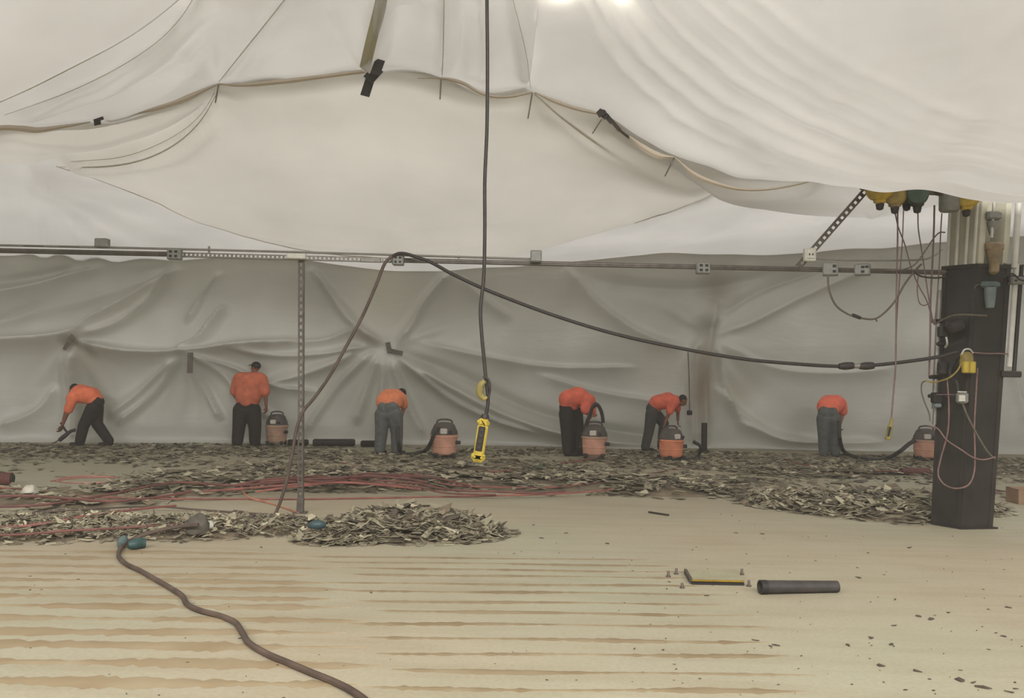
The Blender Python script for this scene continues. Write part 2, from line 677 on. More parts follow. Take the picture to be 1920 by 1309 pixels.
mid_creases = [
    ([(410, 157), (470, 85), (535, 0), (600, -100)], 0.10, 30),
    ([(410, 157), (470, 85), (535, 0), (600, -100)], -0.05, 7),
    ([(20, 214), (150, 168), (240, 120), (320, 60), (352, 14)], 0.07, 12),
    ([(40, 222), (210, 185), (340, 130), (400, 70)], -0.05, 10),
    ([(828, 147), (831, 60), (833, 0), (835, -120)], -0.05, 7),
    ([(900, 172), (905, 90), (900, 20), (890, -60)], 0.06, 14),
    ([(690, 128), (640, 60), (610, 0)], 0.04, 16),
    ([(850, 140), (865, 80), (860, 10), (850, -60)], -0.05, 14),
    ([(690, 130), (700, 60), (712, 0), (725, -100)], 0.16, 34),
    ([(728, 120), (738, 60), (745, 0)], -0.09, 20),
    ([(828, 147), (830, 60), (832, 0), (835, -120)], 0.12, 22),
    ([(985, 165), (975, 80), (960, 0), (950, -80)], 0.11, 30),
    ([(1000, 172), (1005, 90), (1000, 0), (990, -60)], -0.06, 20),
    ([(1125, 205), (1095, 120), (1060, 40), (1030, -40)], 0.10, 26),
    ([(1150, 200), (1125, 110), (1085, 20), (1060, -40)], -0.07, 22),
    ([(0, 222), (170, 180), (300, 95), (375, 10), (400, -60)], 0.10, 28),
    ([(60, 226), (220, 175), (330, 110), (420, 20)], -0.05, 24),
    ([(180, 226), (300, 175), (390, 110)], 0.05, 18),
    ([(415, 152), (480, 115), (560, 90)], -0.05, 20),
    ([(760, 100), (790, 40), (800, -20)], 0.05, 30),
    ([(880, 150), (885, 70), (880, 0)], 0.06, 30),
]
ceiling = sheet('ceiling', mid_rows, 230, 130, film, CEIL, mid_creases,
                fans=[(690, 128, [(-80, 1), (-60, .7), (-110, .6), (-130, .5)], 140, 0.05, 5, 0.10),
                      (410, 156, [(-30, .8), (-65, .9), (-100, .7), (-150, .9)], 130, 0.05, 5, 0.10),
                      (1000, 172, [(-70, .8), (-100, .8), (-40, .7)], 140, 0.05, 5, 0.10)],
                noises=[(3, 150, 0.02, None, 0.6)],
                label='milky plastic sheeting hung in sagging swags below the hall lamps')
tag(ceiling, kind='structure')

# a nearer swag at the upper left, its lower edge a soft roll
FOLD = [(-420, 360, 7.0), (-200, 275, 7.0), (0, 193, 7.0), (100, 145, 7.0), (230, 72, 7.0), (330, 0, 7.0), (420, -80, 7.0), (520, -170, 7.0)]
sheet('plastic_sheet', [shifted(FOLD, -30, 0.9, -10), shifted(FOLD, -12, 0.4, -4), FOLD, shifted(FOLD, -35, -0.3, -15), shifted(FOLD, -140, -1.0, -50), shifted(FOLD, -330, -2.2, -110), shifted(FOLD, -560, -3.3, -200)],
      120, 70, film, CEIL, noises=[(5, 260, 0.03, 1.0, 0.4)], parent=ceiling, ext=(700, 0))

# the broad swag at the right, gathered to the apex and sagging past the column
R1 = [(985, 170, 10.0), (1130, 212, 9.6), (1265, 292, 9.3), (1400, 330, 9.0), (1540, 335, 8.8), (1640, 351, 8.6), (1760, 362, 8.3), (1920, 374, 8.0), (2250, 392, 7.6)]
right_rows_s = [
    [(x, y - 34, d + 1.0) for x, y, d in R1],
    [(x, y - 16, d + 0.55) for x, y, d in R1],
    R1,
    [(1000, 95, 9.4), (1160, 150, 9.1), (1300, 245, 9.0), (1430, 295, 8.7), (1560, 322, 8.4), (1670, 332, 8.2), (1790, 340, 8.0), (1920, 345, 7.7), (2250, 362, 7.3)],
    [(1006, 30, 8.65), (1180, 90, 8.6), (1340, 190, 8.4), (1480, 262, 8.0), (1600, 292, 7.7), (1710, 305, 7.4), (1820, 312, 7.2), (1930, 315, 7.0), (2250, 325, 6.6)],
    [(1016, -50, 7.95), (1215, 15, 8.0), (1400, 120, 7.7), (1540, 195, 7.3), (1660, 235, 7.0), (1760, 255, 6.7), (1860, 262, 6.5), (1960, 265, 6.3), (2250, 270, 6.0)],
    [(1026, -140, 7.3), (1270, -40, 7.3), (1480, 50, 6.9), (1620, 120, 6.5), (1740, 160, 6.2), (1840, 180, 6.0), (1930, 190, 5.8), (2030, 195, 5.6), (2280, 200, 5.3)],
    [(1034, -280, 6.45), (1370, -140, 6.4), (1580, -60, 6.0), (1720, 0, 5.6), (1840, 40, 5.3), (1940, 55, 5.1), (2040, 65, 4.9), (2140, 70, 4.7), (2350, 75, 4.5)],
    [(1040, -500, 5.2), (1480, -400, 5.0), (1700, -320, 4.6), (1840, -260, 4.4), (1960, -220, 4.2), (2060, -200, 4.0), (2160, -190, 3.9), (2260, -180, 3.8), (2450, -170, 3.6)],
]
rc = []
for k, (off, amp, wid) in enumerate([(0, 0.07, 22), (26, -0.05, 18), (55, 0.09, 26), (95, 0.06, 22), (125, -0.05, 20), (160, 0.08, 26), (205, 0.05, 22), (245, 0.06, 26), (290, 0.04, 24), (340, 0.05, 28)]):
    o = off
    rc.append(([(1055 + o * .5, -60 - o * .3), (1150 + o * .62, 95 - o * .45), (1290 + o * .72, 225 - o * .42), (1450 + o * .8, 297 - o * .34), (1650 + o * .8, 335 - o * .30), (1920 + o * .6, 362 - o * .26), (2200, 385 - o * .24)], amp * 0.8, wid * 0.75))
sheet('plastic_sheet', right_rows_s, 220, 150, film, CEIL, rc,
      noises=[(8, 70, 0.010, 1.1, 0.25), (9, 200, 0.03, 1.1, 0.4)], parent=ceiling, ext=(0, 900))

# the drape under it, between seam and rear slope
D1 = [(1130, 216, 10.1), (1200, 270, 10.1), (1285, 322, 10.3), (1390, 372, 10.6), (1490, 397, 10.8), (1580, 404, 10.8), (1660, 404, 10.6), (1760, 385, 10.4), (1850, 370, 10.2)]
sheet('plastic_sheet', [
    [(1130, 200, 9.9), (1200, 245, 9.7), (1290, 285, 9.6), (1400, 310, 9.5), (1500, 315, 9.4), (1580, 322, 9.3), (1660, 335, 9.2), (1760, 345, 9.2), (1850, 350, 9.2)],
    [(1131, 210, 10.0), (1202, 260, 9.9), (1288, 308, 9.9), (1396, 345, 10.0), (1496, 360, 10.1), (1580, 368, 10.1), (1660, 372, 10.0), (1760, 366, 9.9), (1850, 360, 9.8)],
    D1, shifted(D1, -12, 0.5), shifted(D1, -40, 1.6)],
    110, 50, film, CEIL,
    creases=[([(1265, 298), (1330, 332), (1400, 354), (1480, 352), (1545, 335)], 0.12, 16), ([(1300, 325), (1420, 372), (1560, 385), (1680, 385)], 0.07, 14),
             ([(1620, 400), (1650, 385), (1700, 375)], 0.06, 9)], parent=ceiling)

# the big belly beyond the seam
BEL = [(-420, 360, 11.6), (-200, 325, 11.7), (0, 308, 11.8), (100, 312, 12.0), (250, 364, 12.7), (400, 422, 13.2), (560, 466, 13.5), (750, 486, 13.6), (950, 479, 13.6), (1100, 445, 13.3), (1220, 410, 12.9), (1345, 358, 12.2), (1450, 335, 11.8), (1560, 320, 11.5)]
B0 = [(-420, 326, 10.04), (-200, 271, 10.04), (0, 236, 10.04), (100, 233, 10.04), (240, 215, 10.04), (400, 158, 10.04), (555, 148, 10.04), (720, 128, 10.04), (900, 172, 10.04), (1010, 170, 10.04), (1120, 208, 10.04), (1220, 270, 10.04), (1320, 280, 10.2), (1450, 270, 10.4)]


def lerp(a, b, t, sag=0.0, dsag=0.0):
    return [(p[0] * (1 - t) + q[0] * t, p[1] * (1 - t) + q[1] * t + sag, p[2] * (1 - t) + q[2] * t + dsag) for p, q in zip(a, b)]


BELT = lerp(B0, BEL, 0.02)
sheet('plastic_sheet', [shifted(B0, -10, 0.05), B0, lerp(B0, BEL, 0.3, 6, -0.15), lerp(B0, BEL, 0.62, 6, -0.2), lerp(B0, BEL, 0.86, 2, -0.1), BEL, shifted(BEL, -7, 0.35), shifted(BEL, -18, 0.75)],
      200, 130, film_b, CEIL,
      creases=[([(60, 306), (180, 300), (290, 272), (380, 215), (408, 165)], -0.16, 30), ([(110, 310), (230, 316), (330, 290), (420, 215)], 0.10, 18),
               ([(20, 262), (180, 262), (300, 225), (400, 165)], 0.06, 22), ([(90, 310), (220, 306), (310, 280), (380, 225), (406, 170)], 0.13, 12), ([(60, 255), (200, 245), (320, 210), (405, 160)], -0.06, 10),
               ([(300, 385), (500, 440), (750, 462), (950, 455)], 0.05, 14), ([(500, 400), (750, 425), (1000, 405)], 0.04, 18), ([(1005, 178), (1060, 225), (1150, 290), (1250, 335), (1345, 356)], 0.08, 18),
               ([(1130, 250), (1200, 298), (1300, 338)], -0.05, 16)],
      fans=[(410, 158, [(25, .8), (50, .7), (80, .8), (120, .8)], 110, 0.05, 5, 0.12), (1000, 173, [(60, .7), (90, .7), (120, .7)], 110, 0.05, 5, 0.12)],
      noises=[(12, 260, 0.02, None, 0.5), (13, 60, 0.004, None, 1)], parent=ceiling, ext=(600, 0))

# the rear slope between belly and wall
E = [(-420, 466, 16.6), (-200, 470, 16.6), (0, 476, 16.6), (300, 481, 16.9), (560, 488, 17.3), (750, 507, 17.6), (950, 500, 17.8), (1100, 489, 17.9), (1220, 478, 18.0), (1400, 478, 18.2), (1600, 468, 18.3), (1760, 452, 18.4), (1920, 442, 18.6), (2250, 430, 18.8)]
U0 = [(-420, 320, 12.2), (-200, 290, 12.2), (0, 270, 12.2), (80, 275, 12.4), (240, 320, 13.0), (420, 400, 13.8), (620, 440, 14.4), (820, 452, 14.6), (1000, 430, 14.2), (1200, 390, 13.2), (1345, 345, 12.4), (1560, 345, 12.0), (1800, 335, 11.6), (2200, 320, 11.2)]
sheet('plastic_sheet', [U0, lerp(U0, E, 0.35, 8), lerp(U0, E, 0.7, 6), E, shifted(E, -8, 0.3)], 200, 80, film, CEIL,
      fans=[(60, 308, [(14, 1), (24, .9), (36, 1), (50, .9), (64, .8), (84, .7)], 320, 0.16, 7, 0.05)],
      creases=[([(1345, 362), (1250, 400), (1120, 445)], 0.06, 20), ([(1400, 385), (1350, 430), (1180, 470)], 0.06, 24), ([(1530, 400), (1531, 440), (1532, 478)], 0.05, 8)],
      noises=[(15, 180, 0.025, 0.6, 0.5)], parent=ceiling, ext=(600, 600))

# the rear wall of plastic
FLB = [(-420, 826), (-200, 827), (0, 829), (180, 830), (350, 831), (540, 832), (730, 834), (900, 836), (1100, 838), (1300, 840), (1500, 843), (1700, 847), (1900, 852), (2250, 858)]
foot = [(x, y, fl(x, y).y) for x, y in FLB]
TOP = [(x, y - 14, d + 0.02) for x, y, d in catmull(E, 14)]


def wrow(t, dy=0.0, dd=0.0):
    return lerp(foot, TOP, t, dy, dd)


wall_creases = [
    ([(-100, 640), (60, 637), (150, 625), (185, 600), (260, 560), (350, 505)], 0.26, 26),
    ([(150, 640), (240, 660), (350, 662), (450, 648), (560, 640)], 0.24, 20),
    ([(330, 655), (370, 640), (400, 600), (425, 570)], 0.14, 14),
    ([(-100, 560), (60, 540), (200, 500)], 0.12, 26),
    ([(-60, 610), (80, 575), (240, 530), (330, 490)], -0.14, 26),
    ([(580, 500), (640, 570), (690, 630), (722, 645)], 0.16, 16),
    ([(850, 510), (800, 570), (770, 620), (745, 645)], 0.16, 16),
    ([(520, 640), (600, 640), (680, 622), (720, 645)], 0.10, 16),
    ([(740, 665), (850, 730), (960, 785), (1100, 825), (1280, 838)], 0.30, 22),
    ([(740, 655), (860, 700), (980, 760), (1120, 800), (1270, 822)], -0.22, 22),
    ([(700, 645), (620, 690), (540, 715), (430, 735)], 0.12, 20),
    ([(360, 665), (420, 700), (470, 750), (520, 790)], 0.15, 16),
    ([(345, 672), (260, 745), (200, 790)], 0.12, 20),
    ([(1060, 500), (1120, 570), (1200, 625), (1290, 655)], 0.12, 22),
    ([(1640, 500), (1500, 560), (1400, 610), (1335, 630)], 0.10, 18),
    ([(1560, 500), (1430, 545), (1340, 600)], -0.08, 16),
    ([(1330, 720), (1420, 800), (1520, 828), (1660, 830)], 0.12, 22),
    ([(1100, 520), (1260, 540), (1380, 528), (1480, 500)], -0.12, 26),
    ([(0, 800), (70, 770), (110, 720)], 0.08, 20),
    ([(1890, 640), (1905, 720), (1925, 800)], 0.08, 14),
    ([(745, 668), (840, 745), (930, 790), (1010, 815)], 0.14, 10),
    ([(715, 668), (690, 740), (668, 800)], 0.12, 14),
    ([(722, 668), (720, 740), (716, 820)], 0.10, 12),
    ([(735, 670), (765, 750), (800, 825)], 0.11, 14),
    ([(705, 660), (640, 725), (590, 790), (570, 825)], 0.12, 14),
    ([(700, 652), (600, 668), (500, 668), (430, 655)], 0.12, 12),
    ([(360, 672), (390, 735), (420, 790)], 0.12, 12),
    ([(352, 672), (300, 735), (220, 800)], 0.13, 14),
    ([(365, 668), (440, 690), (520, 725), (600, 735)], 0.13, 12),
    ([(340, 500), (300, 560), (230, 610), (160, 636)], 0.14, 14),
    ([(420, 510), (380, 560), (350, 610)], 0.10, 12),
    ([(-60, 535), (60, 520), (140, 500)], -0.10, 16),
    ([(590, 505), (655, 600), (720, 644)], 0.10, 8),
    ([(860, 520), (905, 560), (960, 600)], 0.07, 14),
    ([(780, 640), (900, 668), (1050, 690), (1200, 688)], 0.10, 14),
    ([(1000, 700), (1120, 735), (1280, 760)], 0.09, 16),
    ([(1350, 640), (1450, 690), (1560, 700), (1680, 690)], 0.08, 16),
    ([(1380, 790), (1460, 825), (1560, 832)], 0.10, 12),
    ([(1345, 560), (1330, 620), (1318, 700), (1318, 780), (1318, 850)], 0.20, 26),
    ([(1310, 640), (1298, 665), (1294, 740), (1297, 850)], 0.12, 9),
    ([(1345, 640), (1352, 700), (1368, 760), (1400, 815)], 0.10, 10),
    ([(150, 650), (142, 700), (146, 780), (148, 840)], 0.12, 20),
    ([(128, 660), (120, 700), (122, 780), (121, 840)], 0.06, 9),
]
wall_creases = [(ln, a, w * .72) for ln, a, w in wall_creases]
wall_back = sheet('wall_back', [shifted(foot, 10, -0.9), foot, wrow(0.12, 4, 0.12), wrow(0.3, 0, 0.2), wrow(0.5), wrow(0.75, 0, 0.25), wrow(0.92, 0, 0.1), TOP, shifted(TOP, -40, 0.1)],
                  620, 250, film_w, (0, -1, 0.1), wall_creases,
                  fans=[(730, 652, [(95, 1), (75, .8), (115, .9), (130, .8), (55, .8), (145, .7), (40, .8), (160, .8), (200, .7), (-20, .7)], 190, 0.085, 5, 0.075),
                        (357, 668, [(100, .9), (75, .8), (50, .8), (120, .8), (140, .8), (10, .6)], 150, 0.07, 5, 0.08),
                        (140, 640, [(95, .8), (60, .8), (130, .7), (20, .7)], 150, 0.06, 5, 0.08),
                        (1320, 620, [(60, .8), (40, .8), (80, .7), (120, .7), (20, .6), (-40, .7), (-150, .7)], 190, 0.06, 5, 0.08)],
                  noises=[(21, 240, 0.05, 1.2, 0.5), (22, 90, 0.02, 0.9, 0.7)],
                  gain=1.9, ext=(600, 600), label='milky plastic curtain wall behind the row of workers')
tag(wall_back, kind='structure')

# stained places on the rear wall
def add_stains(m, spots, org):
    nt = m.node_tree
    r = [n for n in nt.nodes if n.type == 'VALTORGB'][0]
    tc = [n for n in nt.nodes if n.type == 'TEX_COORD'][0]
    nz = r.inputs['Fac'].links[0].from_node
    cur = r.outputs['Color']
    targets = [l.to_socket for l in list(r.outputs['Color'].links)]
    for (c, rad, squash, rgb, amt) in spots:
        v = nt.nodes.new('ShaderNodeVectorMath')
        v.operation = 'SUBTRACT'
        v.inputs[1].default_value = tuple(Vector(c) - Vector(org))
        nt.links.new(tc.outputs['Object'], v.inputs[0])
        s = nt.nodes.new('ShaderNodeVectorMath')
        s.operation = 'MULTIPLY'
        s.inputs[1].default_value = (1 / rad, 0.15, 1 / (rad * squash))
        nt.links.new(v.outputs[0], s.inputs[0])
        ln = nt.nodes.new('ShaderNodeVectorMath')
        ln.operation = 'LENGTH'
        nt.links.new(s.outputs[0], ln.inputs[0])
        ad = nt.nodes.new('ShaderNodeMath')
        ad.operation = 'MULTIPLY_ADD'
        ad.inputs[1].default_value = 1.1
        nt.links.new(nz.outputs['Fac'], ad.inputs[0])
        nt.links.new(ln.outputs['Value'], ad.inputs[2])
        mr = nt.nodes.new('ShaderNodeMapRange')
        mr.inputs['From Min'].default_value, mr.inputs['From Max'].default_value = 0.75, 1.7
        mr.inputs['To Min'].default_value, mr.inputs['To Max'].default_value = amt, 0.0
        nt.links.new(ad.outputs[0], mr.inputs['Value'])
        mx = nt.nodes.new('ShaderNodeMix')
        mx.data_type = 'RGBA'
        mx.inputs[7].default_value = (*lin(rgb), 1)
        nt.links.new(mr.outputs[0], mx.inputs[0])
        nt.links.new(cur, mx.inputs[6])
        cur = mx.outputs[2]
    for t in targets:
        nt.links.new(cur, t)


def wall_pt(px, py):
    a = np.interp(px, [q[0] for q in foot], [q[2] for q in foot])
    return at(px, py, a - .5)


add_stains(film_w, [
    (wall_pt(1345, 545), .55, 1.1, (150, 142, 122), .55), (wall_pt(1322, 612), .38, .7, (120, 116, 100), .5),
    (wall_pt(1320, 725), .40, 2.8, (150, 132, 108), .72), (wall_pt(1395, 730), .5, 1.2, (186, 180, 158), .5),
    (wall_pt(146, 740), .50, 2.2, (172, 176, 156), .6), (wall_pt(140, 642), .22, .8, (130, 126, 110), .7), (wall_pt(168, 655), .18, 1.2, (150, 152, 132), .6),
    (wall_pt(720, 545), .8, 1.2, (226, 218, 196), .4), (wall_pt(955, 690), .35, 1.0, (196, 192, 178), .5)], (0, 12, 0))

hem_m = plastic('folded_hem', (214, 203, 186), 0.40)
line_m = plastic('fold_seam_line', (226, 221, 212), 0.48)  # for ribbons that draw shaded fold lines, and for two welds
hem_o = plastic('taped_fold', (200, 196, 168), 0.36)


def ribbon(name, pts, y, widths, m, sway=0.05):
    """a band of plastic, for hems, welds and drawn fold lines; pts in px, widths in metres along it"""
    P = catmull([(a, b, 0) for a, b in pts], 40)
    wv = np.interp(np.linspace(0, 1, 40), np.linspace(0, 1, len(widths)), widths) * .72
    yv = y if hasattr(y, '__len__') else (y, y)
    yy = np.interp(np.linspace(0, 1, 40), np.linspace(0, 1, len(yv)), yv)
    C3 = [at(q[0], q[1], d) for q, d in zip(P, yy)]
    vs, fs = [], []
    for i in range(40):
        t = (C3[min(39, i + 1)] - C3[max(0, i - 1)]).normalized()
        v = (C3[i] - CAM).normalized()
        s = t.cross(v).normalized()
        for k in (-1, 0, 1):
            vs.append(C3[i] + s * k * wv[i] / 2 - v * (.03 if k == 0 else 0))
        vs.append(C3[i] + v * .03)
    for i in range(39):
        for k in range(4):
            k2 = (k + 1) % 4
            fs.append((i * 4 + k, i * 4 + k2, i * 4 + 4 + k2, i * 4 + 4 + k))
    o = MB().add(vs, fs).build(name, m, ceiling, smooth=False)
    return o


Yh = 9.88
ribbon('folded_hem', [(-120, 258), (0, 240), (40, 241), (70, 244), (120, 237), (170, 229)], Yh, (.03, .03, .08, .10, .06, .02), hem_m)
ribbon('folded_hem', [(200, 224), (280, 206), (345, 186), (385, 168), (410, 157)], Yh, (.02, .05, .10, .09, .02), hem_m)
ribbon('folded_hem', [(411, 157), (445, 160), (520, 154), (610, 143), (690, 133)], Yh, (.02, .07, .075, .06, .06), hem_m)
ribbon('folded_hem', [(782, 147), (828, 147), (868, 156), (900, 174), (925, 181), (960, 181), (999, 173)], Yh, (.01, .03, .06, .05, .05, .04, .02), hem_m)
ribbon('folded_hem', [(1002, 173), (1040, 190), (1085, 205), (1125, 214)], (9.85, 9.6), (.02, .07, .06, .03), hem_m)
ribbon('folded_hem', [(1180, 256), (1205, 276), (1235, 292), (1264, 295)], (9.35, 9.15), (.03, .09, .10, .02), hem_m)
ribbon('folded_hem', [(1266, 296), (1300, 326), (1345, 345), (1390, 355), (1440, 355), (1500, 345), (1540, 333)], (9.1, 8.75), (.02, .07, .06, .04, .03, .025, .01), hem_m)
ribbon('taped_fold', [(684, 128), (694, 85), (705, 40), (715, 0), (724, -50)], (9.75, 8.9, 8.4, 7.95, 7.6), (.17, .16, .15, .15, .14), hem_o)


def yline(rows, xs, off=-.05):
    return tuple(float(np.interp(x, [q[0] for q in rows], [q[2] for q in rows])) + off for x in xs)


def fold_seam_line(row, x0, x1, wd, n=9):  # ribbon added along a sheet's roll to draw its dark fold line
    xs = np.linspace(x0, x1, n)
    ys = np.interp(xs, [q[0] for q in catmull(row, 80)], [q[1] for q in catmull(row, 80)])
    dd = [float(np.interp(x, [q[0] for q in catmull(row, 80)], [q[2] for q in catmull(row, 80)])) - .03 for x in xs]
    ribbon('fold_or_weld_line', list(zip(xs, ys - 1.5)), dd, (wd * .4, wd * .75, wd * .75, wd * .75, wd * .4), line_m)


fold_seam_line(BEL, 105, 760, .034)
fold_seam_line(BEL, 1190, 1345, .032)
fold_seam_line(FOLD, -60, 345, .022)
ribbon('fold_or_weld_line', [(1001, 175), (1060, 226), (1150, 288), (1250, 334), (1343, 357)], (9.85, 10.35, 11.0, 11.5, 11.9), (.02, .04, .045, .045, .03), line_m)  # ribbon drawing the dark line of the belly's right fold


from mathutils.bvhtree import BVHTree
TREES = []
for _o in [ceiling, wall_back] + [c for c in ceiling.children if c.name.startswith('plastic_sheet')]:
    _w = wloc(_o)
    TREES.append(BVHTree.FromPolygons([Vector(v.co) + _w for v in _o.data.vertices], [tuple(p.vertices) for p in _o.data.polygons]))


def on_plastic(px, py, lift=.02, fallback=10.0):
    """the point of the plastic seen at (px, py), lifted a little off it"""
    d = ray(px, py).normalized()
    best = None
    for t in TREES:
        h, n, i, dist = t.ray_cast(CAM, d)
        if h is not None and (best is None or dist < best):
            best = dist
    return CAM + d * (best - lift) if best else at(px, py, fallback)


def fold_seam_on(pts, widths, n=9):
    Q = catmull([(a, b, 0) for a, b in pts], n)
    ribbon('fold_or_weld_line', [(q[0], q[1]) for q in Q], [on_plastic(q[0], q[1], .05).y for q in Q], widths, line_m)


fold_seam_on([(410, 154), (455, 98), (500, 42), (536, -4), (560, -36)], (.012, .018, .018, .016, .01))
fold_seam_on([(829, 142), (831, 90), (832, 40), (833, -10), (834, -50)], (.012, .018, .018, .016, .01))
fold_seam_on([(995, 166), (988, 110), (975, 50), (962, 0), (955, -40)], (.008, .012, .012, .01))
fold_seam_on([(112, 313), (190, 313), (260, 302), (320, 276), (372, 232), (404, 180)], (.01, .03, .03, .026, .02, .01))  # this ribbon and the next two draw folds that the shading barely shows
fold_seam_on([(130, 303), (230, 294), (310, 264), (370, 222), (402, 174)], (.006, .014, .014, .012, .008))
fold_seam_on([(8, 216), (120, 176), (220, 128), (300, 74), (352, 16), (372, -20)], (.006, .014, .014, .012, .010))

# ================================================================== OBJECTS
# ------------------------------------------------------------------ materials
steel = mat('galvanised_strut', (140, 136, 128), 0.45, 0.5, var=0.12, scale=20)
steel_d = mat('dull_strut', (104, 98, 90), 0.5, 0.4, var=0.15, scale=14)
conduit_m = mat('conduit_grey', (150, 146, 138), 0.4, 0.5, var=0.08, scale=12)
box_grey = mat('outlet_box_grey', (134, 133, 126), 0.5, 0.1, var=0.10, scale=20)
box_light = mat('outlet_box_pale', (205, 203, 190), 0.5, 0.0, var=0.06, scale=20)
dark_hole = mat('outlet_socket_dark', (38, 35, 33), 0.6)
rubber = mat('black_rubber_cable', (50, 43, 40), 0.55, var=0.2, scale=20)
rubber_brown = mat('brown_rubber_cable', (92, 76, 66), 0.6, var=0.2, scale=6)
rubber_grey = mat('grey_rubber_cable', (104, 96, 84), 0.55, var=0.15, scale=10)
pink_wire = mat('dusty_pink_cord', (132, 102, 96), 0.6, var=0.15, scale=14)
mauve_wire = mat('mauve_air_line', (120, 96, 96), 0.5, var=0.15, scale=14)
red_cord = mat('dusty_red_cord', (150, 92, 82), 0.65, var=0.22, scale=5)
red_dark = mat('dull_dark_red_cord', (118, 74, 66), 0.65, var=0.22, scale=5)
orange_cord = mat('orange_cord', (188, 126, 98), 0.6, var=0.18, scale=6)
yellow = mat('safety_yellow', (192, 168, 58), 0.5, var=0.14, scale=9)
yellow_old = mat('worn_yellow', (164, 142, 74), 0.55, var=0.25, scale=7)
teal = mat('teal_plug_plastic', (50, 78, 76), 0.5, var=0.2, scale=10)
teal_l = mat('pale_teal_plastic', (90, 106, 104), 0.5, var=0.15, scale=10)
tape_m = mat('black_duct_tape', (50, 42, 38), 0.55, var=0.2, scale=10)
tape_grey = mat('grey_brown_tape', (112, 104, 94), 0.6, var=0.15, scale=10)
column_dark = mat('column_dark_paint', (44, 39, 34), 0.5, var=0.25, scale=3.5, bump=0.05)
column_dark2 = mat('column_brown_paint', (47, 40, 35), 0.5, var=0.25, scale=3.5, bump=0.05)
column_pale = mat('column_pale_paint', (196, 192, 172), 0.5, var=0.08, scale=4)
pipe_pale = mat('pale_pipe_paint', (206, 204, 194), 0.4, var=0.08, scale=6)
brass = mat('brass_brown', (150, 130, 100), 0.5, 0.1, var=0.2, scale=10)
glass_bowl = mat('filter_bowl_blue', (118, 130, 128), 0.3, var=0.1, scale=10)

# ------------------------------------------------------------------ overhead utility rail, post and brace
DR = 9.48
post_foot = fl(563, 962)


def slotted(name, a, b, wd, depth, period, slot, m, parent, up):
    """channel bar with a row of slots through its face"""
    a, b, up = Vector(a), Vector(b), Vector(up).normalized()
    d = (b - a)
    L = d.length
    d.normalize()
    side = up.cross(d).normalized()
    mb = MB()
    edge = wd * 0.27
    for sgn in (-1, 1):
        o = side * sgn * (wd / 2 - edge / 2)
        mb.beam(a + o, b + o, edge, 0.006, up)
        o2 = side * sgn * (wd / 2 - 0.004) - up * depth / 2
        mb.beam(a + o2, b + o2, 0.007, depth, up)
    n = int(L / period)
    for k in range(n + 1):
        t = k * period
        p, q = a + d * t, a + d * min(L, t + period - slot)
        if (q - p).length > 0.004:
            mb.beam(p, q, wd - edge * 1.9, 0.006, up)
    return mb.build(name, m, parent)


rail = thing('utility_rail', 'long grey utility rail crossing the room at head height above the post', 'rail', at(563, 484, DR))
lo0, lo1, lo2, lo3 = at(-420, 461, DR), at(328, 477, DR), at(742, 488, DR), at(1772, 511, DR)
MB().beam(lo0, lo1, 0.05, 0.052, bev=0.008).beam(lo0 + Vector((0, -.03, .006)), lo1 + Vector((0, -.03, .006)), 0.014, 0.016).build('rail_bar', steel_d, rail)
slotted('slotted_bar', lo1, lo2, 0.052, 0.05, 0.048, 0.024, steel, rail, (0, -1, 0))
MB().beam(lo2, lo3, 0.05, 0.050, bev=0.008).beam(lo2 + Vector((0, -.03, .006)), lo3 + Vector((0, -.03, .006)), 0.014, 0.014).build('rail_bar', steel_d, rail)
MB().beam(at(1872, 519, DR), at(2250, 528, DR), 0.05, 0.05, bev=0.008).build('rail_bar', steel_d, rail)
MB().tube([at(-420, 452, DR - .02), at(200, 464, DR - .02), at(600, 474, DR - .02), at(1003, 486, DR - .02)], 0.013, 8, 20).build('upper_conduit', conduit_m, rail, smooth=True)
MB().beam(at(676, 487, DR - .03), at(714, 488, DR - .03), 0.03, 0.055, bev=.006).build('splice_plate', steel, rail)
for px, py in ((392, 466), (860, 482)):
    MB().beam(at(px, py - 4, DR), at(px, py + 9, DR), 0.02, 0.02).build('conduit_clip', conduit_m, rail)
for px, py in ((62, 462), (130, 463.5)):
    MB().beam(at(px - 18, py - 1, DR - .05), at(px + 18, py, DR - .05), 0.02, 0.01).build('conduit_strap', rubber_grey, rail)


def outlet_box(label, px, py, w, h, m, sockets, dep=0.09, y=DR - 0.06, tilt=0.0):
    c = at(px, py, y)
    k = y / F
    t = thing('outlet_box', label, 'outlet box', c - Vector((0, 0, h * k / 2)), 'outlet boxes along the overhead rail')
    rt = Matrix.Rotation(tilt, 3, 'Z')
    MB().box(c, (w * k, dep, h * k), rt, 0.008).build('housing', m, t)
    MB().box(c + rt @ Vector((0, -dep / 2 - .003, 0)), (w * k * .86, .008, h * k * .86), rt, 0.003).build('cover_plate', m, t)
    for (sx, sz) in sockets:
        MB().box(c + rt @ Vector((sx * w * k, -dep / 2 - .008, sz * h * k)), (w * k * .22, .008, h * k * .2), rt, 0.003).build('socket', dark_hole, t)
    return t


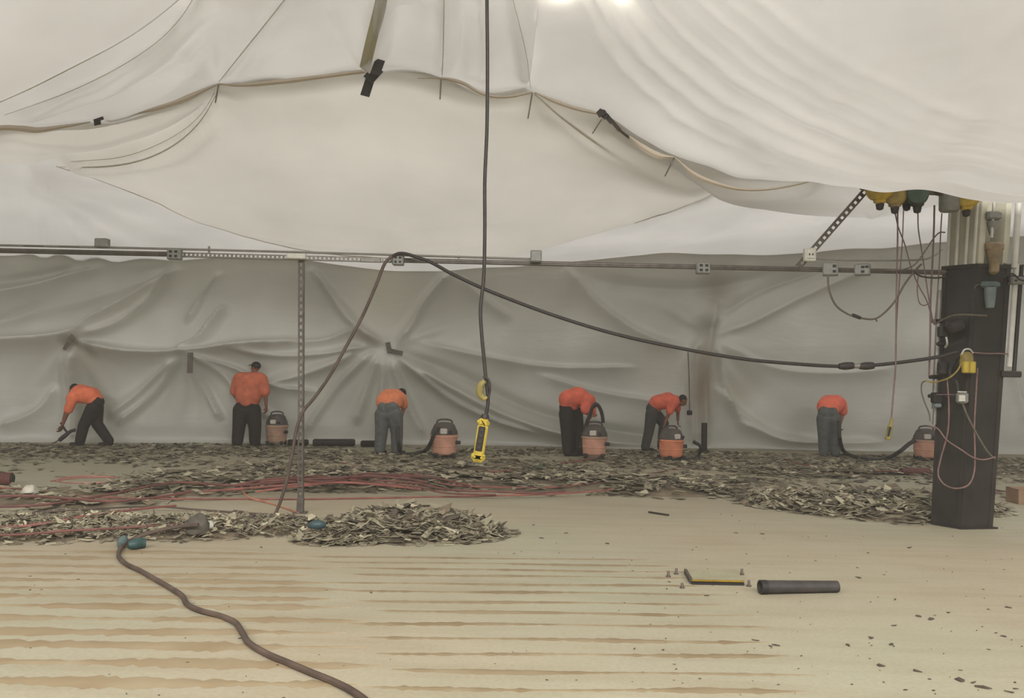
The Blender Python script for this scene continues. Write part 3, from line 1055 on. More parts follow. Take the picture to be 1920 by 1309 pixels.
four = ((-.2, .2), (.2, .2), (-.2, -.2), (.2, -.2))
outlet_box('blank grey box standing on the rail above the two slack-free left conduits', 192, 456, 24, 17, box_grey, ())['label'] = 'blank square grey box sitting on top of the rail near its far left end'
outlet_box('grey four-socket outlet box where the slotted part of the rail begins', 328, 477, 25, 21, box_grey, four)
outlet_box('pale flat junction box on the rail straight above the slotted post', 556, 481, 36, 11, box_light, ())
outlet_box('grey four-socket outlet box under the looped black cable on the rail', 747, 488, 21, 20, box_grey, four)
outlet_box('blank upright grey box ending the upper conduit beside the hanging cable', 1005, 481, 21, 22, box_grey, ())
outlet_box('grey four-socket outlet box alone on the rail left of the brace', 1318, 503, 26, 22, box_grey, four)
outlet_box('grey outlet box with two sockets on the rail, the drooping cord below it', 1557, 505, 28, 25, box_grey, ((.25, .2), (.25, -.2)), tilt=-.35)
outlet_box('grey angled outlet box on the rail nearest the dark column', 1617, 506, 28, 22, box_grey, ((.05, .2), (.3, .2), (.05, -.2)), tilt=-.5)

post = thing('slotted_post', 'thin slotted steel post standing in the rubble and holding the rail', 'post', post_foot)
slotted('post_channel', post_foot + Vector((0, 0, 0.01)), at(564.5, 488, DR), 0.062, 0.045, 0.077, 0.042, steel_d, post, (0, -1, 0))
MB().box(post_foot + Vector((0, 0, .006)), (0.15, 0.13, 0.012), None, .003).build('base_plate', steel_d, post)
MB().box(post_foot + Vector((0, .0, .09)), (0.075, 0.055, 0.16), None, .006).build('foot_bracket', steel_d, post)

brace = thing('slotted_brace', 'slanting slotted strut from the rail up to the yellow reels', 'brace', at(1503, 495, DR))
slotted('brace_channel', at(1498, 500, DR - .03), at(1632, 348, DR - .03), 0.068, 0.05, 0.075, 0.036, steel_d, brace, (0, -1, 0))

sw = thing('junction_box', 'pale square junction box on the lower end of the slanting brace', 'junction box', at(1518, 490, DR - .1))
c = at(1518, 478, DR - .1)
MB().box(c, (.125, .08, .15), None, .01).build('housing', box_light, sw)
MB().box(c + Vector((0, -.043, .01)), (.085, .01, .11), None, .004).build('cover_plate', box_light, sw)
for dx in (-.018, .018):
    MB().box(c + Vector((dx, -.05, .0)), (.012, .006, .02)).build('socket_slot', dark_hole, sw)
cable('conduit', 'thin grey conduit running level from the junction box to the column', 'conduit',
      [(1526, 485, DR - .1), (1600, 488, DR - .1), (1690, 488, DR - .1), (1735, 486, DR - .08), (1752, 479, DR - .05), (1766, 468, DR)], 0.011, conduit_m)

# ------------------------------------------------------------------ the column
b_l, b_c, b_r = fl(1748, 983), fl(1802, 992), fl(1858, 991)
t_l, t_c, t_r = at(1780, 300, b_l.y), at(1846, 300, b_c.y), at(1906, 300, b_r.y)
zt = t_c.z
t_l.z = t_r.z = zt
b_b, t_b = b_l + b_r - b_c, t_l + t_r - t_c


def col_at(z, u, v):
    """point on the column: u along left face (0 corner .. 1 left), v along right face; z height"""
    k = z / zt
    c0 = b_c.lerp(t_c, k)
    return c0 + (b_l.lerp(t_l, k) - c0) * u + (b_r.lerp(t_r, k) - c0) * v


def col_slab(mb, z0, z1, u0, u1, v0, v1):
    vs = [col_at(z, u, v) for z in (z0, z1) for u, v in ((u0, v0), (u0, v1), (u1, v1), (u1, v0))]
    fs = [(3, 2, 1, 0), (4, 5, 6, 7), (0, 1, 5, 4), (1, 2, 6, 5), (2, 3, 7, 6), (3, 0, 4, 7)]
    return mb.add(vs, fs)


def zat(py, ref=b_c.y, px=1815):
    return at(px, py, ref).z


zs = zat(496)
column = thing('building_column', 'thick dark painted steel column, pale above, carrying cables and fittings', 'column', (b_l + b_r) / 2)
column['kind'] = 'thing'
# H section: two flanges and a web, boxed in below by a dark guard
g = MB()
col_slab(g, 0, zs, 0.0, 1, 0.0, 1)
g.build('dark_guard', column_dark, column)
g = MB()
for v0, v1 in ((-.03, .10),):
    col_slab(g, 0.0, zs + .0, -0.03, .10, v0, v1)
col_slab(g, 0.0, zs, .90, 1.03, -.03, .10)
col_slab(g, 0.0, zs, -.03, .10, .90, 1.03)
g.build('corner_angle', column_dark2, column)
g = MB()
col_slab(g, zs, zt, .02, .98, .03, .20)
col_slab(g, zs, zt, .02, .98, .80, .97)
col_slab(g, zs, zt, .42, .58, .2, .8)
g.build('pale_shaft', column_pale, column)
g = MB()
col_slab(g, 0, .018, -.12, 1.12, -.12, 1.12)
g.build('base_plate', column_dark2, column)
g = MB()
col_slab(g, zs - .03, zs + .012, -.05, 1.05, -.05, 1.05)
g.build('guard_rim', column_dark2, column)


def vpipe(name, u, v, z0, z1, r, m, parent=column, off=(0, -.02, 0)):
    o = Vector(off)
    return MB().tube([col_at(z0, u, v) + o, col_at((z0 + z1) / 2, u, v) + o, col_at(z1, u, v) + o], r, 10, 6).build(name, m, parent, smooth=True)


for u in (.88, .62, .34, .10):
    vpipe('pale_conduit', u, -.06, zs + .01, zt, .018, pipe_pale)
vpipe('pale_conduit', -.06, .28, zs + .3, zt, .016, pipe_pale)
vpipe('pale_pipe', -.02, 1.10, zs - .02, zt, .034, pipe_pale)
vpipe('pale_pipe', -.02, 1.17, zat(686), zs + .02, .030, pipe_pale)
vpipe('dark_pipe', -.02, 1.34, zat(700), zs + .02, .022, column_dark)
vpipe('pale_pipe', 1.12, -.02, zat(770), zat(540), .030, conduit_m)
vpipe('pale_pipe', 1.10, -.02, zat(800), zat(745), .022, conduit_m)
for py, u, v in ((700, -.02, 1.22), (520, -.02, 1.22)):
    MB().box(col_at(zat(py), u, v) + Vector((0, -.01, 0)), (.22, .10, .07), None, .01).build('pipe_bracket', column_dark, column)
for py in (708, 745, 600):
    MB().box(col_at(zat(py), 1.08, .0), (.15, .10, .045), None, .01).build('pipe_bracket', column_dark, column)


def on_col(px, py, dy=-.06):
    """a point in front of the column faces"""
    y = b_c.y + (0.27 * (1803 - px) / 54 if px < 1803 else 0.07 * (px - 1803) / 55)
    return at(px, py, y + dy)


K = b_c.y / F
# air filter and regulator on the pale shaft and below it
reg = thing('air_regulator', 'brown air regulator with a grey cap on the pale top of the column', 'regulator', on_col(1861, 470))
MB().box(on_col(1861, 405), (28 * K, .12, 16 * K), None, .02).build('cap', box_grey, reg)
MB().lathe([(.005, -.10), (.03, -.09), (.055, 0), (.06, .06)], on_col(1861, 425), seg=16).build('cone', box_grey, reg, smooth=True)
reg2 = thing('air_filter', 'tan air filter bottle overlapping the dark guard of the column', 'air filter', on_col(1863, 505))
MB().box(on_col(1863, 463), (34 * K, .12, 18 * K), None, .025).build('head', brass, reg2)
MB().lathe([(.02, -.15), (.055, -.12), (.062, 0), (.08, .10), (.085, .16)], on_col(1863, 490), seg=16).build('bowl', brass, reg2, smooth=True)
reg3 = thing('air_lubricator', 'bluish see-through lubricator bowl on the dark part of the column', 'lubricator', on_col(1855, 575))
MB().box(on_col(1855, 534), (36 * K, .10, 12 * K), None, .02).build('head', teal_l, reg3)
MB().lathe([(.02, -.135), (.045, -.125), (.055, -.05), (.062, .06), (.066, .10)], on_col(1856, 556), seg=16).build('bowl', glass_bowl, reg3, smooth=True)
cable('air_line', 'thin grey air line curving from the lubricator bowl', 'air line', [on_col(1843, 536), on_col(1833, 534), on_col(1828, 540), on_col(1832, 546, -.02)], .006, rubber_grey)

# valve cluster on the left edge of the column
valve = thing('valve_cluster', 'dark valve cluster on the left edge of the column at rail sag height', 'valve', on_col(1775, 650))
MB().lathe([(.04, -.09), (.075, -.06), (.075, .05), (.05, .09)], on_col(1790, 612, -.09), Matrix.Rotation(1.3, 3, 'Y'), 14).build('valve_body', rubber, valve, smooth=True)
MB().box(on_col(1768, 622, -.1), (.10, .10, .14), None, .02).build('solenoid', column_dark2, valve)
MB().box(on_col(1764, 645, -.1), (.08, .09, .06), None, .02).build('solenoid', dark_hole, valve)
MB().tube([on_col(1774, 632, -.15), on_col(1776, 645, -.15), on_col(1772, 652, -.15)], .014, 8, 8).build('valve_lever', conduit_m, valve, smooth=True)
MB().box(on_col(1768, 690, -.08), (.10, .10, .16), None, .02).build('valve_body', rubber, valve)

dsw = thing('disconnect_box', 'small black box with a pale end hanging on the column edge', 'box', on_col(1754, 760))
MB().box(on_col(1756, 746, -.05), (.095, .10, .12), None, .01).build('housing', dark_hole, dsw)
MB().box(on_col(1757, 760, -.05), (.075, .08, .05), None, .01).build('pale_end', glass_bowl, dsw)

ysk = thing('yellow_outlet', 'yellow multi-socket outlet block strapped to the dark column', 'outlet', on_col(1814, 700))
MB().lathe([(.05, -.10), (.07, -.09), (.07, .02), (.062, .05), (.03, .075), (.01, .08)], on_col(1812, 673, -.1), seg=16).build('cable_hood', yellow_old, ysk, smooth=True)
for dx in (-.032, .034):
    MB().lathe([(.028, -.07), (.040, -.06), (.042, .05), (.03, .06)], on_col(1816, 688, -.15) + Vector((dx, 0, 0)), seg=12).build('socket', yellow, ysk, smooth=True)
MB().tube([on_col(1803, 665, -.1), on_col(1808, 656, -.12), on_col(1818, 655, -.12), on_col(1824, 662, -.1)], .010, 8, 14).build('hanging_hook', pipe_pale, ysk, smooth=True)
wsk = thing('switch_box', 'small pale grey box with rounded corners on the dark column', 'switch box', on_col(1804, 758))
MB().box(on_col(1804, 746, -.07), (.125, .07, .125), None, .018).build('housing', box_grey, wsk)
MB().box(on_col(1804, 735, -.11), (.10, .01, .014), None, .003).build('lid_hinge', box_light, wsk)
MB().box(on_col(1804, 747, -.11), (.07, .008, .07), None, .006).build('cover_plate', box_light, wsk)

# cords hanging on the column
OC = lambda pts, dy=-.12: [on_col(x, y, dy) for x, y in pts]
cable('cord', 'slack pinkish cord hanging in a long loop down the front of the column', 'cord',
      OC([(1776, 712), (1779, 760), (1777, 810), (1764, 860), (1759, 890), (1770, 908), (1792, 916), (1815, 910), (1826, 888), (1828, 850), (1827, 800), (1830, 740), (1833, 690)]), .0085, pink_wire, 90)
cable('cord', 'grey cord running slantwise down the column from the pale switch box', 'cord',
      OC([(1805, 758), (1815, 782), (1832, 815), (1850, 845), (1862, 858), (1866, 860)], -.14), .010, rubber_grey, 50)
cable('cord', 'pink cord crossing the column low down from the vacuum side', 'cord',
      OC([(1740, 800), (1757, 803), (1775, 825), (1800, 842), (1825, 858), (1845, 862), (1866, 857)], -.16), .008, pink_wire, 60)
cable('cord', 'pale yellowish cord bowed around the left edge of the column', 'cord',
      OC([(1735, 714), (1750, 717), (1768, 713), (1782, 707), (1795, 695), (1803, 680)], -.2), .009, yellow_old, 40)
cable('cord', 'grey cord looping out left of the column above the vacuum', 'cord',
      OC([(1737, 714), (1729, 718), (1728, 735), (1734, 755), (1742, 775), (1744, 790)], -.2), .008, rubber_grey, 40)
cable('cord', 'thick black cord bundled beside the yellow outlet block', 'cord',
      OC([(1800, 668), (1788, 680), (1781, 695), (1783, 707), (1793, 716), (1796, 735), (1799, 742)], -.1), .018, rubber, 50)
cable('cord', 'short pink cord stretched right from the yellow outlet block', 'cord',
      OC([(1824, 661), (1850, 663), (1872, 663), (1890, 664)], -.1), .008, pink_wire, 30)
cable('cord', 'thin pink cord from the black box to the switch box', 'cord', OC([(1756, 740), (1775, 740), (1790, 740)], -.14), .005, pink_wire, 14)
cable('hose', 'grey air hose lying bent across the top of the dark column guard', 'hose',
      OC([(1747, 603), (1753, 607), (1765, 601), (1785, 592), (1805, 590), (1828, 591), (1850, 592)], -.15), .010, rubber_grey, 40)

# ------------------------------------------------------------------ reels and balancers at the column head
def balancer(label, px, py, y, r, m, body_h, tilt, cap_m=None):
    c = at(px, py, y)
    t = thing('tool_balancer', label, 'tool balancer', c - Vector((0, 0, r)), 'tool balancers beside the column head')
    rt = Matrix.Rotation(tilt, 3, 'Z') @ Matrix.Rotation(math.pi / 2, 3, 'Y')
    MB().lathe([(r * .5, -.09), (r * .9, -.075), (r, -.05), (r, .05), (r * .9, .075), (r * .5, .09)], c, rt, 22).build('drum', m, t, smooth=True)
    MB().box(c + Vector((0, 0, -r * .75)), (.12, .10, r * .9), None, .02).build('cable_guide', cap_m or m, t)
    MB().lathe([(.012, -.06), (.035, -.05), (.045, 0), (.035, .03)], c + Vector((0, 0, -r * 1.25)), seg=12).build('rubber_stop', rubber, t, smooth=True)
    MB().tube([c + Vector((0, 0, r * .9)), c + Vector((0.02, 0, r * 1.3)), c + Vector((0, 0, r * 1.7))], .014, 8, 8).build('hanger', steel_d, t, smooth=True)
    return t


yb = 9.25
yellow_old2 = mat('worn_reel_yellow', (190, 160, 56), 0.5, var=0.22, scale=7)
green_d = mat('grey_green_paint', (72, 92, 80), 0.5, var=0.2, scale=10)
balancer('worn yellow cable reel at the top end of the brace', 1650, 352, yb, .15, yellow_old2, .2, .5)
balancer('yellow and brown balancer over the left hanging cables', 1678, 366, yb - .02, .115, yellow_old, .2, .9, brass)
balancer('dark green balancer over the right hanging cable', 1720, 365, yb - .05, .115, green_d, .2, 1.2, rubber)
balancer('dark brown balancer wedged between the yellow and green ones', 1700, 360, yb + .10, .12, column_dark2, .2, .7)
balancer('yellow balancer in front of the pale column shaft', 1812, 366, b_c.y - .22, .14, yellow_old2, .2, 1.0)
mb = thing('motor_housing', 'plain grey motor housing between the reels and the column', 'motor housing', at(1780, 392, yb))
MB().lathe([(.09, -.12), (.105, -.10), (.105, .10), (.09, .12)], at(1780, 376, yb - .05), seg=18).build('casing', box_grey, mb, smooth=True)
MB().box(at(1780, 362, yb - .05), (.24, .12, .05), None, .01).build('mounting_plate', steel_d, mb)
# beam the reels hang from, its ends in the plastic
rb = thing('trolley_beam', 'dark beam under the plastic that the yellow reels hang from', 'beam', at(1700, 348, 9.35))
MB().beam(at(1615, 349, 9.35), at(1850, 357, 9.35), .10, .07, bev=.006).build('beam_bar', yellow_old, rb)
MB().beam(at(1632, 356, 9.28), at(1760, 362, 9.28), .03, .05).build('trolley', steel_d, rb)

# lines hanging from the reels
ty = 9.30
for lab, pts, r, m in (
    ('thin mauve air line slanting from the yellow reel down to the column', [(1678, 398, ty), (1684, 425, ty), (1697, 460, ty), (1708, 500, ty), (1722, 535, ty), (1738, 565, ty), (1748, 600, ty)], .007, mauve_wire),
    ('straight mauve line dropping from the yellow reel to its handset', [(1683, 398, ty - .05), (1683, 450, ty - .05), (1681, 540, ty - .05), (1680, 640, ty - .05), (1679, 690, ty - .05), (1675, 740, ty - .05), (1671, 790, ty - .05)], .009, mauve_wire),
    ('second mauve line just right of the handset line', [(1694, 395, ty), (1692, 450, ty), (1687, 520, ty), (1682, 590, ty), (1680, 640, ty)], .006, mauve_wire),
    ('mauve line curving from the green balancer down to the column', [(1721, 400, ty), (1722, 430, ty), (1729, 475, ty), (1737, 530, ty), (1744, 575, ty), (1750, 605, ty)], .007, mauve_wire),
    ('mauve line falling close along the left of the pale shaft', [(1752, 385, ty), (1751, 430, ty), (1748, 500, ty), (1745, 560, ty), (1744, 640, ty), (1742, 705, ty)], .010, mauve_wire),
    ('inner mauve line between that line and the column', [(1766, 400, ty - .05), (1764, 430, ty - .05), (1761, 500, ty - .05), (1756, 570, ty - .05), (1752, 610, ty - .05)], .007, mauve_wire),
    ('black cord crossing from the column clip down to the rail', [(1772, 436, ty - .1), (1762, 436, ty - .1), (1752, 445, ty - .1), (1735, 470, ty - .1), (1715, 496, ty - .1), (1690, 506, ty - .1), (1660, 507, ty - .1)], .008, rubber_grey),
    ('small slack loop of wire left of the column under the rail', [(1722, 512, ty), (1720, 545, ty), (1724, 568, ty), (1733, 573, ty), (1745, 566, ty)], .006, mauve_wire),
    ('short black cord sagging under the rail end at the column', [(1713, 508, ty - .1), (1722, 516, ty - .1), (1738, 520, ty - .1), (1758, 521, ty - .1), (1774, 519, ty - .1)], .010, rubber),
    ('grey cord drooping in a half circle below the rail outlet', [(1552, 516, ty), (1555, 545, ty), (1567, 572, ty), (1588, 588, ty), (1612, 596, ty), (1640, 598, ty), (1660, 585, ty), (1680, 562, ty), (1695, 535, ty), (1712, 512, ty), (1728, 495, ty)], .011, rubber_grey),
):
    cable('hanging_line', lab, 'cable', pts, r, m, 60)
t = thing('cord_coupling', 'small dark coupling in the drooping half-circle cord', 'coupling', at(1606, 594, ty))
MB().beam(at(1597, 590, ty), at(1615, 597, ty), .036, .036, bev=.01).build('sleeve', rubber, t)
MB().tube([at(1642, 597, ty), at(1644, 603, ty)], .010, 8, 4).build('cord_tie', rubber_grey, t)
hs = thing('pendant_handset', 'thin yellow and black pendant handset hanging left of the column', 'handset', at(1665, 826, ty - .05))
MB().tube([at(1672, 785, ty - .05), at(1670, 797, ty - .05)], .016, 10, 4).build('neck', yellow_old, hs, smooth=True)
MB().beam(at(1670, 797, ty - .05), at(1664, 825, ty - .05), .05, .05, (0, -1, 0), bev=.012).build('grip', mat('dull_yellow', (150, 136, 74), .6, var=.2, scale=12), hs)
MB().beam(at(1669.5, 800, ty - .085), at(1665.5, 818, ty - .085), .024, .012, (0, -1, 0), bev=.004).build('button_strip', dark_hole, hs)

# small fittings right of the column
cable('wire', 'thin wire leaving the column to the right above the rail', 'cable', [(1882, 495, 9.45), (1905, 497, 9.45), (2000, 500, 9.45), (2200, 506, 9.45)], .010, rubber_grey)
rr = outlet_box('dark grey outlet box on the rail right of the column', 1905, 527, 26, 14, box_grey, ((-.2, 0),), y=DR - .05)
cable('cord', 'black cord tied between the column pipes and the rail at right', 'cord', [(1882, 521, 9.25), (1892, 513, 9.25), (1900, 514, 9.25), (1912, 524, 9.3), (1930, 528, 9.35)], .010, rubber)

# ------------------------------------------------------------------ the heavy cables
cable('sagging_cable', 'thick black cable sagging from the rail to the column with a coupling', 'cable',
      [(735, 482, 9.38), (745, 476, 9.36), (760, 476, 9.34), (780, 482, 9.32), (806, 491, 9.32), (850, 515, 9.3), (920, 547, 9.3), (1040, 592, 9.3), (1160, 628, 9.3), (1290, 656, 9.3), (1400, 674, 9.3), (1500, 683, 9.3), (1576, 687, 9.3), (1636, 685, 9.28), (1700, 678, 9.25), (1760, 669, 9.2), (1795, 660, 9.15)], .0195, rubber, 150, seg=9)
t = thing('cable_coupling', 'fat black two-part coupling in the sagging power cable', 'coupling', at(1604, 691, 9.28))
for a, b in ((1573, 1600), (1611, 1638)):
    MB().tube([at(a, 687, 9.28), at(a + 2, 687, 9.28), at(b - 2, 685.6, 9.28), at(b, 685.5, 9.28)], [.030, .042, .042, .036], 12, 8).build('plug_body', rubber, t, smooth=True)
MB().tube([at(1599, 686.3, 9.28), at(1612, 686, 9.28)], .028, 12, 4).build('locking_ring', conduit_m, t, smooth=True)
cable('drop_cable', 'thick brown cable slanting from the rail down past the post to the rubble', 'cable',
      [(735, 480, 9.36), (722, 493, 9.36), (705, 535, 9.36), (680, 592, 9.36), (650, 648, 9.36), (618, 705, 9.36), (590, 745, 9.36), (568, 772, 9.36), (556, 805, 9.34), (548, 850, 9.32), (538, 900, 9.3), (526, 940, 9.3), (516, 964, 9.3)], .0185, rubber_brown, 90, seg=9)

# hanging pendant in the middle
py0 = 7.6
pc = cable('hanging_cable', 'long black cable hanging from the ceiling to the yellow pendant box', 'cable',
           [(911, -330, py0 - .2), (912, -120, py0 - .05), (913, 0, py0), (914, 120, py0), (913, 240, py0), (909, 340, py0), (909, 430, py0), (907, 520, py0), (901, 580, py0), (903, 625, py0), (907, 668, py0), (911, 710, py0), (914, 735, py0), (915, 755, py0), (910, 785, py0)], .0165, rubber, 150, seg=9)
hk = thing('strain_relief', 'yellow strain relief grip tied to the hanging cable above the pendant', 'cable grip', at(906, 748, py0))
MB().tube([at(909, 714, py0 - .03), at(901, 724, py0 - .03), at(900, 738, py0 - .03), at(908, 748, py0 - .03), at(913, 744, py0 - .03)], [.02, .034, .036, .026, .014], 10, 16).build('grip', mat('olive_yellow', (146, 132, 70), .6, var=.2, scale=12), hk, smooth=True)
MB().tube([at(906, 706, py0 - .02), at(916, 712, py0 - .03), at(919, 730, py0 - .03), at(916, 746, py0 - .03)], .010, 8, 16).build('tie_cord', rubber, hk, smooth=True)
pb = thing('pendant_box', 'yellow pendant power box with a black face hanging over the rubble', 'pendant box', at(896, 866, py0))
P = lambda x, y, d=0: at(x, y, py0 + d)
ax = (P(907, 783) - P(896, 866)).normalized()
MB().tube([P(910, 777), P(909, 784)], [.030, .042], 12, 4).build('cord_boot', rubber, pb, smooth=True)
MB().beam(P(908, 785), P(905, 800), .115, .11, (0, -1, 0), bev=.03).build('top_cap', yellow, pb)
MB().beam(P(906, 796), P(897, 856), .095, .085, (0, -1, 0), bev=.015).build('body', yellow, pb)
MB().beam(P(904.5, 800, -.045), P(897, 846, -.045), .060, .016, (0, -1, 0), bev=.006).build('face_plate', dark_hole, pb)
for k in range(4):
    u = k / 3
    MB().box(P(903.5 - 5.6 * u, 806 + 33 * u, -.056), (.036, .008, .034), None, .004).build('socket', rubber, pb)
MB().beam(P(898, 847), P(895, 866), .125, .115, (0, -1, 0), bev=.03).build('bottom_cap', yellow, pb)

# ------------------------------------------------------------------ tape on the plastic
def tape(label, px, py, y, quads, m, extra=None):
    t = thing('duct_tape', label, 'tape', on_plastic(px, py))
    for q in quads:
        a, b, wd = q
        yy = min(on_plastic(*a, .03).y, on_plastic(*b, .03).y, on_plastic((a[0] + b[0]) / 2, (a[1] + b[1]) / 2, .03).y) - .03
        MB().beam(at(*a, yy), at(*b, yy - .02), wd, .012, (0, -1, .15)).build('tape_strip', m, t)
    return t


tape('big black duct tape flap hanging from the ceiling seam left of centre', 697, 145, 9.75,
     [((713, 112), (703, 140), .11), ((710, 128), (690, 150), .135), ((696, 142), (684, 180), .11)], tape_m)
tape('small black tape scrap on the seam at the far left of the ceiling', 182, 228, 9.7,
     [((194, 221), (176, 227), .035), ((182, 224), (183, 234), .075)], tape_m)
tape('crumpled black tape knot on the seam right of the hanging cable', 1135, 216, 9.45,
     [((1122, 207), (1138, 220), .075), ((1134, 214), (1148, 230), .055), ((1126, 208), (1131, 217), .10)], tape_m)
tape('smudged grey tape tail trailing right of the black tape knot', 1165, 245, 9.5,
     [((1146, 226), (1162, 245), .04), ((1160, 243), (1180, 259), .025)], tape_grey)
tape('upright grey tape strip on the wall left of the capped worker', 356, 681, 17.0, [((357, 661), (356, 700), .11)], tape_grey)
tape('bent grey tape strip at the gathered point of the rear wall', 737, 655, 17.3,
     [((727, 642), (731, 662), .10), ((731, 658), (755, 663), .10)], tape_grey)
tape('dark tape dab on the wall above the far left worker', 133, 635, 16.3, [((131, 630), (138, 638), .10), ((128, 642), (120, 656), .07)], tape_grey)

string_m = mat('string_tan', (178, 170, 154), .8)
# ties that hold the seam
for k, (x0, y0, x1, y1) in enumerate(((410, 157, 404, 192), (827, 148, 825, 186), (998, 174, 990, 222), (1128, 224, 1111, 250), (1264, 296, 1247, 330))):
    o = MB().tube([on_plastic(x0, y0, .03), on_plastic(x1, y1, .05)], .009, 6, 4).build('hanging_string', string_m)
    tag(o, ['short string dangling from the seam peak at the left', 'short string dangling from the seam just left of the hanging cable', 'short string dangling from the seam peak right of the hanging cable',
            'short string slanting below the black tape knot', 'short string at the last seam peak toward the yellow reels'][k], 'string', 'strings dangling from the ceiling seam')

# ------------------------------------------------------------------ workshop vacuums
vac_orange = mat('faded_vacuum_orange', (214, 160, 136), 0.6, var=0.12, scale=5)
vac_orange2 = mat('bright_vacuum_orange', (226, 142, 106), 0.6, var=0.12, scale=5)
vac_grey = mat('vacuum_head_grey', (88, 80, 74), 0.6, var=0.15, scale=8)
vac_tan = mat('dusty_vacuum_tan', (180, 146, 124), 0.6, var=0.15, scale=5)
vac_label = mat('vacuum_label', (206, 198, 186), 0.5, var=0.05, scale=20)
ribbed = mat('vacuum_hose_black', (54, 52, 50), 0.5, var=0.15, scale=20)


def make_vac(name, label, loc, s, rz, tank_m, rim_m, tilt=0.0, h=1.0):
    t = thing(name, label, 'vacuum', loc, 'shop vacuums beside the workers')

    def L(x, y, z):
        return Vector((x * s, y * s, z * s * h))
    o = Vector(loc)
    R = Matrix.Rotation(rz, 3, 'Z')
    W = lambda x, y, z: o + R @ L(x, y, z)
    pr = lambda q: [(r * s, z * s * h) for r, z in q]
    MB().lathe(pr([(.19, .07), (.215, .09), (.225, .12), (.235, .22), (.243, .225), (.243, .245), (.236, .25), (.245, .38), (.25, .40)]), o, seg=28).build('tank', tank_m, t, smooth=True)
    MB().lathe(pr([(.25, .395), (.262, .40), (.262, .43), (.25, .44)]), o, seg=28).build('rim', rim_m, t, smooth=True)
    R2 = R @ Matrix.Rotation(tilt, 3, 'X')
    hd = MB().lathe(pr([(.25, .44), (.245, .50), (.215, .56), (.19, .62), (.15, .65), (.06, .665)]), o, seg=24).build('motor_head', vac_grey, t, smooth=True)
    MB().box(W(-.03, -.225, .51), (.13 * s, .06 * s, .10 * s), R, .012).build('label_plate', vac_label, t)
    MB().box(W(.10, -.235, .50), (.07 * s, .05 * s, .06 * s), R, .012).build('switch', ribbed, t)
    MB().tube([W(-.15, 0, .60), W(-.13, 0, .69), W(-.06, 0, .715), (W(.06, 0, .715)), W(.13, 0, .69), W(.15, 0, .60)], .018 * s, 8, 20).build('handle', vac_grey, t, smooth=True)
    for a in (0.4, 2.74):
        MB().box(W(.25 * math.cos(a), .25 * math.sin(a) * .6, .42), (.05 * s, .07 * s, .07 * s), R, .01).build('latch', ribbed, t)
    MB().tube([W(.20, -.10, .30), W(.285, -.14, .30)], .036 * s, 12, 4).build('hose_port', ribbed, t, smooth=True)
    for a in (.8, 2.34, 3.94, 5.48):
        cx, cy = .235 * math.cos(a), .235 * math.sin(a)
        b = MB().box(W(cx, cy, .085), (.08 * s, .08 * s, .05 * s), R, .012).build('caster', ribbed, t)
        q = R @ Matrix.Rotation(a, 3, 'Z') @ Matrix.Rotation(math.pi / 2, 3, 'X')
        MB().lathe([(.02 * s, -.016 * s), (.038 * s, -.014 * s), (.038 * s, .014 * s), (.02 * s, .016 * s)], W(cx, cy, .038), q, 14).build('wheel', ribbed, b, smooth=True)
    return t


make_vac('shop_vacuum', 'dusty brown shop vacuum beside the standing worker with the cap', fl(518, 836), .88, 0, vac_tan, vac_tan, h=1.12)
make_vac('shop_vacuum', 'orange shop vacuum standing alone left of the yellow pendant', fl(832, 859), 1.0, 0.15, vac_orange, vac_orange)
make_vac('shop_vacuum', 'salmon shop vacuum under the arched black hose', fl(1114, 860), .98, -.1, vac_orange, vac_tan)
make_vac('shop_vacuum', 'bright orange vacuum half hidden by dust below the bending worker', fl(1258, 863), .95, .5, vac_orange2, vac_orange2, h=.96)
make_vac('shop_vacuum', 'faded vacuum half hidden behind the dark column', fl(1736, 864), .98, -.2, vac_orange, vac_tan)


def hose(label, pts, r=.028):
    """corrugated hose: ridges all along"""
    P = [at(*q) if not isinstance(q, Vector) else q for q in pts]
    n = 130
    rs = [r * (1.12 if k % 2 else .92) for k in range(n)]
    o = MB().tube(P, rs, 8, n).build('vacuum_hose', ribbed, None, smooth=True)
    return tag(o, label, 'hose', 'black vacuum hoses')


def FZ(px, py, z=.03):
    return fl(px, py, z)


hose('black hose from the lone orange vacuum to the jeans of the bent worker', [at(746, 800, 16.2), at(747, 830, 16.0), FZ(754, 850), FZ(775, 852), FZ(796, 846, .06), at(808, 830, 15.6), at(815, 812, 15.5), at(822, 803, 15.6)], .036)
hose('black hose arching over the salmon vacuum into the hands of the worker', [at(1131, 793, 16.2), at(1129, 778, 16.2), at(1124, 764, 16.2), at(1118, 758, 16.2), at(1111, 764, 16.25), at(1106, 778, 16.3), at(1101, 790, 16.35), at(1093, 815, 16.4), at(1088, 840, 16.4)], .034)
hose('black hose looping along the rubble to the vacuum behind the column', [at(1573, 790, 17.6), at(1574, 820, 17.4), FZ(1582, 846, .08), FZ(1600, 856), FZ(1630, 862), FZ(1662, 860), at(1688, 846, 16.9), at(1705, 832, 16.9), at(1716, 826, 16.9)], .040)
hose('dark hose curled on the floor right of the bright orange vacuum', [FZ(1272, 858), FZ(1292, 862), FZ(1308, 856), at(1314, 838, 16.8), at(1300, 828, 16.8)], .034)

